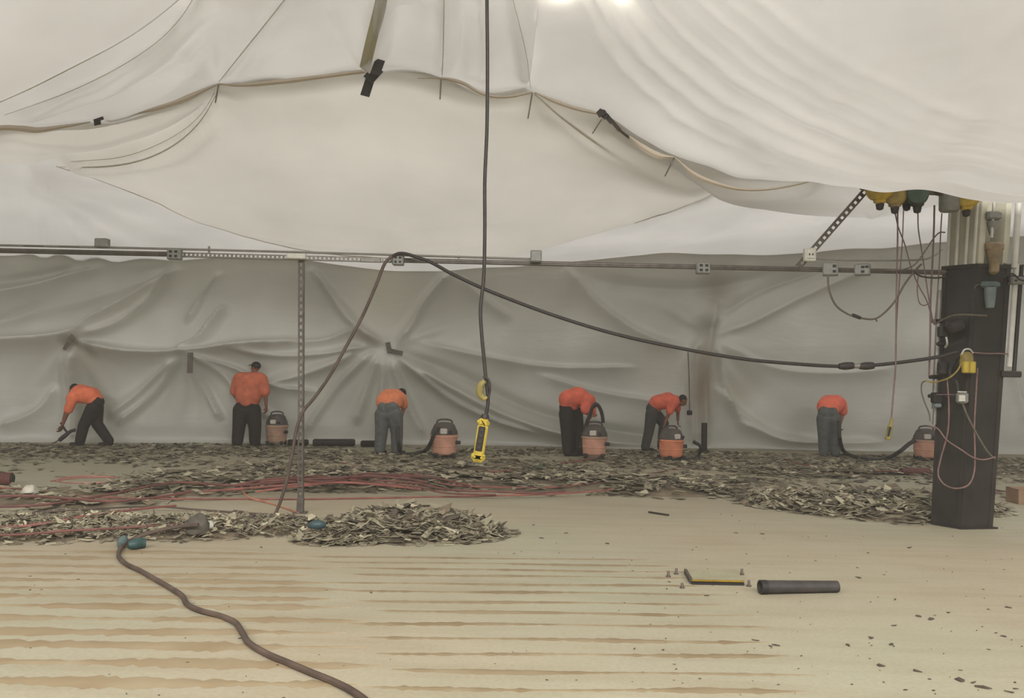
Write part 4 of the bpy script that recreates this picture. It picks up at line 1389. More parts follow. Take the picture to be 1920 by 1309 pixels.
# ------------------------------------------------------------------ people
skin = mat('skin', (168, 116, 92), 0.55, var=0.08, scale=12)
skin_d = mat('skin_tanned', (140, 92, 72), 0.55, var=0.08, scale=12)
hair_m = mat('dark_hair', (44, 36, 32), 0.6, var=0.2, scale=40)
eye_m = mat('eye', (30, 26, 24), 0.3)
boot_m = mat('dark_boot', (48, 42, 38), 0.6, var=0.15, scale=10)
shirt_a = mat('shirt_orange_bright', (242, 128, 90), 0.8, var=0.10, scale=9, bump=0.15)
shirt_b = mat('shirt_orange_rust', (208, 114, 84), 0.8, var=0.12, scale=9, bump=0.15)
shirt_c = mat('shirt_orange_red', (228, 110, 86), 0.8, var=0.10, scale=9, bump=0.15)
shirt_d = mat('shirt_orange_plain', (232, 138, 96), 0.8, var=0.10, scale=9, bump=0.15)
shirt_e = mat('shirt_orange_neon', (252, 124, 98), 0.8, var=0.08, scale=9, bump=0.15)
jean_dark = mat('trousers_dark', (52, 45, 42), 0.85, var=0.15, scale=12, bump=0.15)
jean_grey = mat('jeans_grey_blue', (100, 102, 100), 0.85, var=0.15, scale=12, bump=0.15)
jean_mid = mat('jeans_charcoal', (70, 68, 64), 0.85, var=0.15, scale=12, bump=0.15)
belt_m = mat('dark_belt', (34, 30, 28), 0.6)


def person(label, y0, J, shirt_m, trouser_m, skin_m, face, up=(0, 0, 1), cap=False, girth=1.0, sleeve=.75, hem=.45):
    """J: joint name -> (px, py, depth offset). One remeshed body, clothing shells as children."""
    p = {k: at(x, y, y0 + d) for k, (x, y, d) in J.items()}
    root_c = (p['ankle_a'] + p['ankle_b']) / 2
    root_c.z = 0
    for s in 'ab':   # feet on the slab
        p['ankle_' + s].z = max(p['ankle_' + s].z, .085)
        p['ankle_' + s].z = .085 + .15 * (p['ankle_' + s].z - .085)
    face = Vector(face).normalized()
    g = girth
    sh_mid = (p['sh_a'] + p['sh_b']) / 2
    spine = (p['chest'] - p['pelvis']).normalized()
    hipv = (p['hip_b'] - p['hip_a']) * .5
    shv = (p['sh_b'] - p['sh_a']) * .5
    toe = {}
    b = MB()

    def torso(m, e, low=True):
        for k in (-.55, 0, .55):
            A = p['pelvis'] + hipv * k * 1.1
            B = p['belly'] + hipv * k * 1.25
            Cc = p['chest'] + shv * k * .85
            if low:
                m.cap(A, .105 * g + e, B, .108 * g + e, 16)
            m.cap(B, .108 * g + e, Cc, .115 * g + e, 16)
        m.cap(p['sh_a'] * .8 + sh_mid * .2, .075 * g + e, p['sh_b'] * .8 + sh_mid * .2, .075 * g + e, 14)
        m.cap(p['chest'] + shv * .5, .10 * g + e, sh_mid + shv * .5, .078 * g + e, 14)
        m.cap(p['chest'] - shv * .5, .10 * g + e, sh_mid - shv * .5, .078 * g + e, 14)

    torso(b, 0)
    b.cap(sh_mid, .062, p['neck'], .056, 12)
    b.cap(p['neck'], .056, p['head'] - Vector(up).normalized() * .04, .058, 12)
    # head: skull, jaw, nose, ears
    U = Vector(up).normalized()
    Fv = (face - U * face.dot(U)).normalized()
    S = U.cross(Fv).normalized()
    A3 = Matrix((S, Fv, U)).transposed()
    H = p['head']
    hp = lambda x, y, z: H + A3 @ Vector((x, y, z))
    b.ball(hp(0, -.012, .03), (.076, .095, .09), A3, 16, 10)
    b.ball(hp(0, .02, -.035), (.058, .068, .075), A3, 14, 8)
    b.cap(hp(0, .085, .015), .010, hp(0, .105, -.022), .015, 8)
    b.cap(hp(-.018, .082, -.062), .010, hp(.018, .082, -.062), .010, 8)
    for q in (-1, 1):
        b.ball(hp(q * .077, -.01, .0), (.014, .022, .033), A3, 10, 6)
    for s in 'ab':
        b.cap(p['sh_' + s], .058 * g, p['el_' + s], .043, 12)
        b.cap(p['el_' + s], .043, p['wr_' + s], .029, 12)
        b.cap(p['hip_' + s], .092 * g, p['kn_' + s], .062, 14)
        b.cap(p['kn_' + s], .060, p['kn_' + s].lerp(p['ankle_' + s], .35), .060, 12)
        b.cap(p['kn_' + s].lerp(p['ankle_' + s], .35), .060, p['ankle_' + s], .040, 12)
        # hand: palm, four unequal bent fingers and a thumb
        fd = (p['wr_' + s] - p['el_' + s]).normalized()
        pn = Vector(J.get('palm_' + s, (0, 0, 0))) if False else fd.cross(S if abs(fd.dot(S)) < .9 else Fv).normalized()
        side = fd.cross(pn).normalized()
        wv = p['wr_' + s]
        for kk in (-.022, 0, .022):
            b.cap(wv + fd * .01 + side * kk * .6, .016, wv + fd * .075 + side * kk * 1.25, .015, 10)
        for i, (off, ln) in enumerate(((-.036, .068), (-.012, .078), (.012, .074), (.035, .058))):
            k0 = wv + fd * .080 + side * off
            k1 = k0 + fd * ln * .5 + pn * .010
            k2 = k1 + fd * ln * .32 + pn * .030
            k3 = k2 + pn * .024 + fd * .004
            b.cap(k0, .0098, k1, .0092, 8).cap(k1, .0092, k2, .0086, 8).cap(k2, .0086, k3, .008, 8)
        t0 = wv + fd * .025 - side * .028
        t1 = t0 + fd * .035 - side * .026 + pn * .012
        b.cap(t0, .0135, t1, .011, 8).cap(t1, .011, t1 + fd * .03 + pn * .02 + side * .004, .009, 8)
        d = Vector(J_toe[s]).normalized() if (J_toe := J_TOES.get(label)) else Fv
        d.z = 0
        d.normalize()
        toe[s] = d
        b.cap(p['ankle_' + s] - d * .03 - Vector((0, 0, .045)), .035, p['ankle_' + s] + d * .14 - Vector((0, 0, .055)), .026, 10)
    body = b.build('person', skin_m, None, remesh=.0085, sm=2, org=root_c)
    tag(body, label, 'person')
    # shirt
    m = MB()
    torso(m, .042, False)
    m.cap(p['belly'], .148 * g, p['belly'].lerp(p['pelvis'], hem), .142 * g, 16)
    for k in (-.6, .6):
        m.cap(p['belly'] + hipv * k * 1.2, .112 * g, p['belly'].lerp(p['pelvis'], hem) + hipv * k * 1.2, .114 * g, 14)
    for s in 'ab':
        m.cap(p['sh_' + s], .086 * g, p['sh_' + s].lerp(p['el_' + s], sleeve), .078 * g, 12)
    m.build('shirt', shirt_m, body, remesh=.013, sm=3)
    # trousers
    m = MB()
    for s in 'ab':
        q = p['ankle_' + s] + Vector((0, 0, .015))
        m.cap(p['hip_' + s], .122 * g, p['kn_' + s], .096 * g, 14)
        m.cap(p['kn_' + s], .096 * g, q, .084 * g, 14)
    m.cap(p['hip_a'], .115 * g, p['hip_b'], .115 * g, 14)
    for k in (-.55, 0, .55):
        m.cap(p['pelvis'] + hipv * k, .116 * g, p['pelvis'].lerp(p['belly'], .35) + hipv * k, .113 * g, 14)
    m.build('trousers', trouser_m, body, remesh=.013, sm=3)
    # boots
    for s in 'ab':
        d = toe[s]
        an = p['ankle_' + s]
        m = MB()
        m.cap(an + Vector((0, 0, .04)), .052, an - d * .015 - Vector((0, 0, .03)), .052, 12)
        m.cap(an - d * .045 - Vector((0, 0, .045)), .040, an + d * .16 - Vector((0, 0, .048)), .037, 12)
        sd = Vector((-d.y, d.x, 0))
        m.cap(an + d * .10 - sd * .015 - Vector((0, 0, .05)), .035, an + d * .10 + sd * .015 - Vector((0, 0, .05)), .035, 10)
        m.build('boot', boot_m, body, remesh=.012, sm=2)
    # hair or cap, eyes
    m = MB()
    if cap:
        m.ball(hp(0, -.012, .045), (.088, .106, .088), A3, 18, 10)
        m.cap(hp(-.045, .085, .055), .011, hp(-.025, .165, .045), .009, 8)
        m.cap(hp(0, .09, .06), .011, hp(0, .18, .048), .009, 8)
        m.cap(hp(.045, .085, .055), .011, hp(.025, .165, .045), .009, 8)
        m.build('cap', boot_m, body, remesh=.009, sm=2)
    else:
        m.ball(hp(0, -.030, .042), (.083, .092, .086), A3, 18, 10)
        m.ball(hp(0, -.045, -.005), (.070, .065, .07), A3, 14, 8)
        m.build('hair', hair_m, body, remesh=.009, sm=1)
    for q in (-1, 1):
        MB().ball(hp(q * .03, .079, .018), .009, None, 8, 6).build('eye', eye_m, body, smooth=True)
    return body


J_TOES = {}
L1 = 'worker in an orange shirt bending left over a scraping tool, dark trousers'
L2 = 'worker in a dark cap and rust shirt standing with his back turned'
L3 = 'bent worker in grey jeans beside the lone orange vacuum hose'
L4 = 'bent worker in a red-orange shirt holding the arched black hose'
L5 = 'bent dark-haired worker reaching down over the bright orange vacuum'
L6 = 'worker in a bright neon orange shirt bending by himself near the column'
J_TOES[L1] = {'a': (-1, -.2, 0), 'b': (-.6, -.5, 0)}
J_TOES[L2] = {'a': (-.3, 1, 0), 'b': (.3, 1, 0)}
J_TOES[L3] = {'a': (.5, .8, 0), 'b': (.7, .6, 0)}
J_TOES[L4] = {'a': (1, .2, 0), 'b': (1, .1, 0)}
J_TOES[L5] = {'a': (1, .1, 0), 'b': (1, .2, 0)}
J_TOES[L6] = {'a': (.5, .8, 0), 'b': (.6, .7, 0)}

Y1 = fl(160, 836).y
person(L1, Y1, dict(pelvis=(181, 754, 0), belly=(170, 742, .0), chest=(149, 738, .04), neck=(137, 742, .14), head=(139, 732, .26),
                    sh_a=(136, 748, -.17), sh_b=(142, 742, .19), el_a=(126, 775, -.16), el_b=(124, 773, .14), wr_a=(118, 795, -.12), wr_b=(117, 797, .06),
                    hip_a=(174, 766, -.09), hip_b=(181, 764, .09), kn_a=(157, 798, -.10), kn_b=(182, 795, .10), ankle_a=(150, 831, -.06), ankle_b=(204, 829, .12)),
       shirt_a, jean_dark, skin_d, (-.75, .1, -.55), (-.45, 0, .85), girth=1.12, hem=.6)
Y2 = fl(462, 837).y
person(L2, Y2, dict(pelvis=(463, 762, 0), belly=(466, 742, .0), chest=(468, 716, .03), neck=(476, 699, .08), head=(479, 690, .12),
                    sh_a=(447, 711, .02), sh_b=(491, 711, .02), el_a=(439, 739, .06), el_b=(498, 741, .0), wr_a=(449, 756, .26), wr_b=(499, 762, .02),
                    hip_a=(452, 769, 0), hip_b=(474, 769, 0), kn_a=(448, 801, -.02), kn_b=(478, 801, .03), ankle_a=(445, 831, -.02), ankle_b=(478, 829, .06)),
       shirt_b, jean_dark, skin_d, (-.9, .4, -.1), (0.05, 0, 1), cap=True, girth=1.36, sleeve=.8)
Y3 = fl(728, 852).y
person(L3, Y3, dict(pelvis=(728, 767, 0), belly=(730, 754, .12), chest=(734, 747, .30), neck=(749, 744, .44), head=(753, 741, .52),
                    sh_a=(723, 748, .44), sh_b=(752, 747, .28), el_a=(733, 772, .55), el_b=(758, 762, .38), wr_a=(742, 788, .6), wr_b=(752, 785, .45),
                    hip_a=(717, 778, .02), hip_b=(741, 778, -.02), kn_a=(715, 812, .0), kn_b=(744, 812, .04), ankle_a=(712, 845, 0), ankle_b=(744, 846, .0)),
       shirt_d, jean_grey, skin, (.5, .6, -.6), (.45, .35, .7), girth=1.26, hem=.3)
Y4 = fl(1072, 855).y
person(L4, Y4, dict(pelvis=(1067, 764, 0), belly=(1070, 749, .0), chest=(1084, 744, .04), neck=(1102, 752, .10), head=(1109, 763, .18),
                    sh_a=(1101, 751, -.16), sh_b=(1104, 752, .24), el_a=(1097, 773, -.22), el_b=(1110, 776, .18), wr_a=(1107, 778, -.12), wr_b=(1104, 787, .04),
                    hip_a=(1063, 776, -.05), hip_b=(1078, 776, .10), kn_a=(1064, 815, -.06), kn_b=(1083, 812, .10), ankle_a=(1065, 848, -.06), ankle_b=(1084, 846, .10)),
       shirt_c, jean_dark, skin, (.6, .2, -.75), (.7, 0, .4), girth=1.34, hem=.5)
Y5 = fl(1222, 846).y
person(L5, Y5, dict(pelvis=(1224, 766, 0), belly=(1234, 755, .0), chest=(1251, 751, .02), neck=(1269, 749, .03), head=(1280, 752, .03),
                    sh_a=(1262, 755, -.18), sh_b=(1266, 751, .20), el_a=(1254, 776, -.2), el_b=(1271, 771, .25), wr_a=(1247, 793, -.18), wr_b=(1271, 788, .28),
                    hip_a=(1222, 776, -.09), hip_b=(1228, 776, .09), kn_a=(1217, 808, -.08), kn_b=(1245, 794, .10), ankle_a=(1210, 841, -.08), ankle_b=(1240, 838, .10)),
       shirt_c, jean_mid, skin_d, (.75, 0, -.6), (.6, 0, .75), girth=1.12)
Y6 = fl(1556, 856).y
person(L6, Y6, dict(pelvis=(1552, 775, 0), belly=(1554, 763, .14), chest=(1560, 757, .32), neck=(1574, 757, .46), head=(1578, 766, .52),
                    sh_a=(1548, 757, .48), sh_b=(1578, 757, .28), el_a=(1560, 782, .55), el_b=(1581, 776, .34), wr_a=(1570, 798, .55), wr_b=(1575, 796, .32),
                    hip_a=(1545, 786, .02), hip_b=(1563, 786, -.02), kn_a=(1545, 818, .0), kn_b=(1565, 818, .04), ankle_a=(1545, 848, 0), ankle_b=(1566, 850, .0)),
       shirt_e, jean_grey, skin, (.6, .4, -.7), (.6, .4, .5), girth=1.30, hem=.45)

# tool of the first worker
tl = thing('floor_scraper', 'dark hand scraper held low by the far left worker', 'scraper', fl(112, 830))
MB().tube([at(114, 792, Y1 - .12), at(120, 803, Y1 - .10), at(127, 812, Y1 - .08)], .022, 8, 8).build('handle', ribbed, tl, smooth=True)
MB().tube([at(142, 806, Y1 - .02), at(132, 809, Y1 - .05), at(122, 817, Y1 - .08), at(111, 826, Y1 - .1)], [.03, .035, .045, .04], 10, 12).build('motor_body', ribbed, tl, smooth=True)
MB().beam(at(112, 825, Y1 - .1), at(100, 831, Y1 - .12), .14, .012).build('blade', steel_d, tl)

# ------------------------------------------------------------------ things on the floor
def floor_cord(name, label, cat, pts, r, m, group=None, n=None):
    P = []
    for q in pts:
        z = q[2] if len(q) > 2 else r
        P.append(fl(q[0], q[1], z))
    o = MB().tube(P, r, 7, n or 10 * len(P)).build(name, m, None, smooth=True)
    return tag(o, label, cat, group)


floor_cord('thick_cable', 'thick brown cord snaking over the striped floor toward the viewer', 'cord',
           [(372, 984, .16), (330, 988, .13), (285, 998, .10), (252, 1010, .05), (232, 1022, .03), (222, 1040), (235, 1057), (262, 1070), (290, 1086), (318, 1102), (342, 1118), (352, 1134), (375, 1145), (410, 1154), (440, 1167), (455, 1187), (467, 1206), (500, 1226), (540, 1243), (585, 1262), (620, 1276), (655, 1293), (690, 1318), (740, 1370)],
           .0185, rubber_brown, n=220)
pl = thing('cord_connector', 'dark teal cord connector at the back end of the brown cord', 'connector', fl(258, 1022))
MB().tube([fl(240, 1022, .045), fl(250, 1021, .045), fl(262, 1019, .045), fl(272, 1018, .045)], [.03, .048, .05, .042], 12, 12).build('plug_body', teal, pl, smooth=True)
pl = thing('plug', 'pale teal plug lying at the edge of the left rubble', 'plug', fl(229, 1022))
MB().tube([fl(226, 1023, .03), fl(229, 1016, .05), fl(233, 1010, .07)], [.03, .042, .036], 12, 8).build('plug_body', teal_l, pl, smooth=True)
MB().tube([fl(233, 1010, .07), fl(236, 1006, .075)], .015, 8, 4).build('cord_end', rubber, pl, smooth=True)
pl = thing('cord_connector', 'teal cord connector on the left shoulder of the big heap', 'connector', fl(594, 985))
MB().tube([fl(580, 985, .14), fl(588, 984, .15), fl(600, 984, .15), fl(608, 985, .14)], [.025, .04, .042, .03], 12, 10).build('plug_body', mat('blue_teal', (60, 84, 88), .5), pl, smooth=True)
pl = thing('cord_connector', 'small green connector lying in the middle rubble right of the pendant', 'connector', fl(1012, 880))
MB().tube([fl(1000, 879, .08), fl(1010, 878, .09), fl(1026, 878, .08)], [.03, .05, .035], 10, 8).build('plug_body', mat('dull_green', (66, 100, 80), .5), pl, smooth=True)

G = 'red extension cords strewn over the rubble'
cords = [
    ('dusty red cord running level behind the post across the middle floor', [(-300, 905, .1), (0, 915, .08), (140, 930, .08), (300, 935, .05), (420, 936), (560, 936), (700, 934), (850, 931), (960, 929, .05), (1080, 924, .06), (1150, 918, .08)], .015, red_cord),
    ('dark cord lying from the left rubble straight to the post foot', [(60, 962, .08), (180, 954, .08), (290, 950, .06), (360, 955, .03), (430, 960), (510, 965), (552, 966)], .014, rubber_brown),
    ('orange cord kinked around and slanting down to the post foot', [(452, 912, .09), (458, 925, .06), (470, 934, .03), (500, 942), (535, 953), (560, 962)], .013, orange_cord),
    ('pinkish red cord slanting low across the far left rubble', [(-250, 1010, .10), (-40, 992, .08), (60, 985, .10), (160, 968, .12), (260, 955, .12), (330, 948, .1)], .015, red_cord),
    ('long red cord on top of the left mound toward the middle', [(-200, 950, .1), (60, 948, .10), (200, 928, .14), (330, 905, .16), (440, 910, .14), (560, 902, .16), (680, 893, .16), (800, 895, .14), (880, 910, .1)], .018, red_dark),
    ('red cord bundled against the long one before the post', [(380, 922, .10), (470, 915, .12), (560, 908, .15), (650, 900, .16), (740, 890, .16), (800, 892, .14), (830, 902, .1)], .018, red_cord),
    ('red cord doubled beside the bundle behind the post', [(500, 900, .15), (590, 893, .17), (700, 905, .16), (780, 912, .12), (830, 924, .08), (930, 928, .06)], .016, red_dark),
    ('darkest red cord lying lowest in the bundle behind the post', [(470, 905, .13), (540, 900, .17), (620, 897, .19), (700, 893, .19), (760, 898, .16), (800, 904, .12)], .020, red_dark),
    ('dark red cord snaking over the top of the bundle behind the post', [(440, 910, .12), (520, 897, .18), (610, 903, .19), (690, 888, .2), (760, 893, .17), (850, 899, .10)], .018, red_dark),
    ('red cord crossing the bundle close to the post', [(480, 922, .10), (550, 913, .16), (640, 905, .18), (730, 911, .14), (790, 918, .1)], .018, red_cord),
    ('dark red cord from the bundle to the low middle rubble', [(700, 900, .18), (780, 906, .14), (840, 918, .10), (930, 922, .08), (1010, 925, .07), (1060, 922, .07)], .018, red_dark),
    ('dark red cord buried along the left part of the middle mound', [(-100, 935, .13), (40, 930, .14), (130, 935, .14), (210, 940, .14), (290, 933, .14), (360, 922, .16)], .018, red_dark),
    ('red cord curving between the post and the yellow pendant', [(640, 868, .08), (690, 878, .05), (780, 880, .06), (880, 887, .08), (960, 882, .08), (1060, 868, .10), (1120, 858, .10)], .016, red_cord),
    ('thin red cord stretched below the green connector', [(800, 893, .08), (900, 890, .08), (1000, 892, .06), (1100, 895, .06), (1200, 890, .08), (1270, 880, .1)], .013, red_dark),
    ('red cord bowed low in front of the middle rubble', [(790, 898, .1), (850, 910, .08), (960, 914, .05), (1050, 913, .05), (1120, 905, .06), (1200, 902, .08)], .014, red_cord),
    ('pink cord coiled flat on the bare patch at left', [(95, 902), (150, 896), (205, 895), (225, 899), (190, 905), (130, 905), (105, 900), (150, 893), (215, 894)], .013, mat('pale_pink_cord', (190, 132, 118), .65)),
    ('red cord leading from the red roll into the rubble at right', [(1470, 860, .06), (1510, 872, .06), (1570, 879, .05), (1640, 883, .06), (1690, 884, .1)], .014, red_cord),
    ('red cord disappearing behind the column to the right', [(1860, 918, .04), (1890, 922, .04), (1930, 921, .04), (2100, 925, .04)], .014, red_dark),
    ('faint orange cord along the far left edge of the middle rubble', [(-200, 985, .08), (-20, 990, .06), (70, 978, .09), (180, 975, .08), (260, 972, .06), (300, 968, .05)], .013, orange_cord),
    ('red cord lying over the near edge of the left rubble band', [(-150, 1000, .1), (20, 1003, .08), (120, 996, .09), (230, 990, .09), (330, 983, .1)], .015, red_dark),
]
for lab, pts, r, m in cords:
    floor_cord('extension_cord', lab, 'cord', pts, r * .8, m, G, 110)

# the pipe, the floor box and the small studs about it
a, b = fl(1425, 1101, .052), fl(1570, 1100, .044)
pipe_m = mat('dark_pipe', (64, 59, 56), 0.6, var=0.2, scale=12)
pp = thing('short_pipe', 'short dark hollow tube lying on the floor right of the floor box', 'pipe', (a + b) / 2 - Vector((0, 0, .05)))
d = (b - a).normalized()
s = d.cross(Vector((0, 0, 1))).normalized()
vs, fs, n = [], [], 20
for (pt, rad) in ((a, .041), (a, .050), (b, .043), (b, .035)):
    for k in range(n):
        q = 2 * math.pi * k / n
        vs.append(pt + (s * math.cos(q) + Vector((0, 0, 1)) * math.sin(q)) * rad)
for j in range(4):
    for k in range(n):
        k2 = (k + 1) % n
        fs.append((j * n + k, j * n + k2, ((j + 1) % 4) * n + k2, ((j + 1) % 4) * n + k))
MB().add(vs, fs).build('tube_wall', pipe_m, pp, smooth=True)
MB().tube([a, a + d * .05], .052, 20, 3, False).build('end_band', dark_hole, pp, smooth=True)

fb = thing('floor_box', 'shallow floor box with a pale lid and a brass front edge', 'floor box', fl(1340, 1090))
p0, p1, p2, p3 = fl(1296, 1095), fl(1394, 1097), fl(1383, 1074), fl(1285, 1075)
lid = MB()
up = Vector((0, 0, 1))
lid.add([p0, p1, p2, p3, p0 + up * .028, p1 + up * .028, p2 + up * .028, p3 + up * .028], [(3, 2, 1, 0), (4, 5, 6, 7), (0, 1, 5, 4), (1, 2, 6, 5), (2, 3, 7, 6), (3, 0, 4, 7)])
lid.build('lid', mat('lid_dusty', (166, 160, 132), .6, var=.08, scale=6), fb)
MB().beam(p0 + up * .030 - Vector((0, .012, 0)), p1 + up * .030 - Vector((0, .012, 0)), .020, .014, bev=.003).build('brass_edge', mat('brass', (172, 140, 50), .35, .5, var=.15, scale=10), fb)
MB().beam(p0 + up * .010 - Vector((0, .016, 0)), p1 + up * .010 - Vector((0, .016, 0)), .016, .020).build('front_gap_shade', dark_hole, fb)  # dark strip added as the shaded gap below the brass edge
MB().beam(p3 + up * .018, p0 + up * .018, .022, .036).build('side_gasket', mat('gasket_grey', (86, 78, 66), .7), fb)
stud_m = mat('stud_steel', (108, 98, 84), .5, .3)
for k, (px, py, h, lab) in enumerate(((1253, 1082, .045, 'stubby anchor stud standing at the end of a glue stripe'), (1268, 1077, .045, 'stubby anchor stud at the back left of the floor box'),
                                      (1279, 1103, .035, 'stubby anchor stud at the front left of the floor box'), (1391, 1078, .045, 'stubby anchor stud at the back right of the floor box'),
                                      (1404, 1100, .045, 'stubby anchor stud between the floor box and the pipe'))):
    q = fl(px, py)
    st = thing('anchor_stud', lab, 'stud', q, 'anchor studs around the floor box')
    MB().lathe([(.011, 0), (.011, h), (.008, h + .004)], q, seg=10).build('shank', stud_m, st, smooth=True)
    MB().lathe([(.019, 0), (.019, .010)], q, seg=6).build('nut', stud_m, st)

# a stick, a rag, a cup, rolls and a carton
o = MB().beam(fl(1216, 960, .012), fl(1254, 966, .010), .03, .018, bev=.004).build('wood_stick', mat('black_stick', (56, 48, 40), .6))
tag(o, 'short blackened stick alone on the pale floor past the heap', 'stick')


def lumpy(name, label, cat, c, r, m, seed, amp=.25):
    b = bmesh.new()
    bmesh.ops.create_icosphere(b, subdivisions=3, radius=1)
    for v in b.verts:
        k = 1 + amp * mnoise.noise(v.co * 1.6 + Vector((seed, 0, 0))) + amp * .5 * mnoise.noise(v.co * 3.5 + Vector((0, seed, 0)))
        v.co = Vector((v.co.x * r[0] * k, v.co.y * r[1] * k, max(-.35, v.co.z) * r[2] * k))
    me = bpy.data.meshes.new(name)
    b.to_mesh(me)
    b.free()
    me.materials.append(m)
    me.polygons.foreach_set('use_smooth', [True] * len(me.polygons))
    o = bpy.data.objects.new(name, me)
    COL.objects.link(o)
    o.location = c
    return tag(o, label, cat)


lumpy('rag', 'dark grey crumpled rag on the left rubble behind the teal plug', 'rag', fl(370, 990, .10), (.11, .10, .13), mat('rag_grey', (94, 88, 78), .85, var=.2, scale=9), 3.1)
lumpy('paper_scrap', 'white paper scrap beside the crumpled grey rag', 'paper', fl(392, 986, .10), (.045, .05, .05), mat('paper_white', (215, 212, 200), .8), 7.7)
lumpy('paper_scrap', 'round white paper ball on the far left rubble', 'paper', fl(56, 922, .12), (.085, .08, .08), mat('paper_dusty', (196, 190, 172), .8), 5.2)


def roll(label, px0, px1, py, r, m, cat='roll', name='cord_roll'):
    A, B = fl(px0, py, r), fl(px1, py, r)
    t = thing(name, label, cat, (A + B) / 2 - Vector((0, 0, r)))
    dd = (B - A)
    L = dd.length
    dd.normalize()
    n = 60
    rs = [r * (1.0 if k % 3 else .9) for k in range(n)]
    MB().tube([A, B], rs, 14, n).build('winding', m, t, smooth=True)
    for q, e in ((A, -1), (B, 1)):
        MB().tube([q, q + dd * e * .02], r * .72, 12, 3).build('end_cap', dark_hole, t)
    return t


roll('brownish red roll lying on bare floor at the left picture edge', -40, 22, 898, .085, red_dark)
roll('dull red roll of cord on the floor left of the column', 1690, 1742, 884, .062, red_dark)
roll('black foam tube on the floor against the rear wall behind the post', 541, 577, 830, .07, rubber, 'tube', 'foam_tube')
roll('longest black foam tube against the rear wall right of the post', 588, 664, 830, .08, rubber, 'tube', 'foam_tube')
roll('black foam tube against the rear wall touching the bent worker in grey jeans', 678, 706, 832, .07, rubber, 'tube', 'foam_tube')

A = fl(1914, 946)
ct = thing('carton', 'brown cardboard carton standing right of the column at the edge', 'carton', A + Vector((.12, .15, 0)))
cm = mat('cardboard', (158, 128, 102), .8, var=.1, scale=5)
MB().box(A + Vector((.14, .15, .095)), (.34, .3, .19), None, .004).build('carton_body', cm, ct)
MB().box(A + Vector((.14, .075, .195)), (.34, .145, .006), None).build('flap', cm, ct)
MB().box(A + Vector((.14, .225, .197)), (.34, .145, .006), None).build('flap', cm, ct)

# dark stub and the wrapped column at the rear wall
st = thing('pipe_stub', 'dark upright pipe stub on the floor in front of the brown-stained wall bulge', 'pipe', fl(1320, 847))
q = fl(1320, 847)
MB().tube([q, q + Vector((.0, 0, .62))], .062, 14, 4).build('stub_pipe', mat('stub_green_black', (58, 56, 46), .6), st, smooth=True)
MB().lathe([(.14, 0), (.14, .03), (.09, .05), (.085, .10)], q + Vector((-.02, 0, 0)), seg=14).build('flange', dark_hole, st, smooth=True)
o = MB().lathe([(.05, -.05), (.062, 0), (.05, .05)], at(1293, 774, 18.0), seg=12).build('hook_block', column_dark2, None, smooth=True)
tag(o, 'small dark hook block dangling before the brown-stained wall bulge', 'hook')
cable('thin_wire', 'thin wire the dark hook block hangs from', 'wire', [(1290, 660, 18.05), (1292, 710, 18.03), (1293, 770, 18.0)], .012, tape_grey)


# ------------------------------------------------------------------ broken floor tile: heaps, strewn chips
chip_m = [mat('tile_back_grey', (136, 129, 107), .7, var=.15, scale=6), mat('tile_dark', (80, 71, 59), .7, var=.2, scale=6),
          mat('tile_pale', (176, 168, 142), .65, var=.1, scale=6), mat('tile_brown', (116, 104, 84), .7, var=.15, scale=6), mat('tile_dust', (118, 106, 86), .85, var=.12, scale=9)]
CH_P = [.42, .16, .18, .24]


def chip_poly(rng, r):
    n = int(rng.integers(4, 7))
    a = np.sort(rng.uniform(0, 2 * math.pi, n))
    rad = r * rng.uniform(.55, 1.1, n)
    return np.stack([np.cos(a) * rad, np.sin(a) * rad * rng.uniform(.5, 1)], 1)


def chip_mesh(mb, rng, c, r, tilt, thick, slot):
    P2 = chip_poly(rng, r)
    rx, ry, rz = rng.normal() * tilt, rng.normal() * tilt, rng.uniform(0, 6.28)
    ca, sa = math.cos(rz), math.sin(rz)
    tx, ty = math.tan(max(-1.2, min(1.2, rx))), math.tan(max(-1.2, min(1.2, ry)))
    k = 1 / math.sqrt(1 + tx * tx + ty * ty)
    n = len(P2)
    vs = []
    for h in (0, thick):
        for x, y in P2:
            X, Y = ca * x - sa * y, sa * x + ca * y
            curl = 2.0 * (x * x) * (0.5 if tilt > .1 else .2)
            vs.append((c[0] + X * (k + 1) / 2, c[1] + Y * (k + 1) / 2, c[2] + (X * tx + Y * ty) * k + h + curl))
    fs = [tuple(range(n - 1, -1, -1)), tuple(range(n, 2 * n))]
    for i in range(n):
        j = (i + 1) % n
        fs.append((i, j, n + j, n + i))
    mb.slot = slot
    mb.add(vs, fs)


# mounds (px centre on floor, half width in m across x, half depth in y, height)
def mound(px, py, hx, hy, h, pw=1.0):
    q = fl(px, py)
    return (q.x, q.y, hx, hy, h, pw)


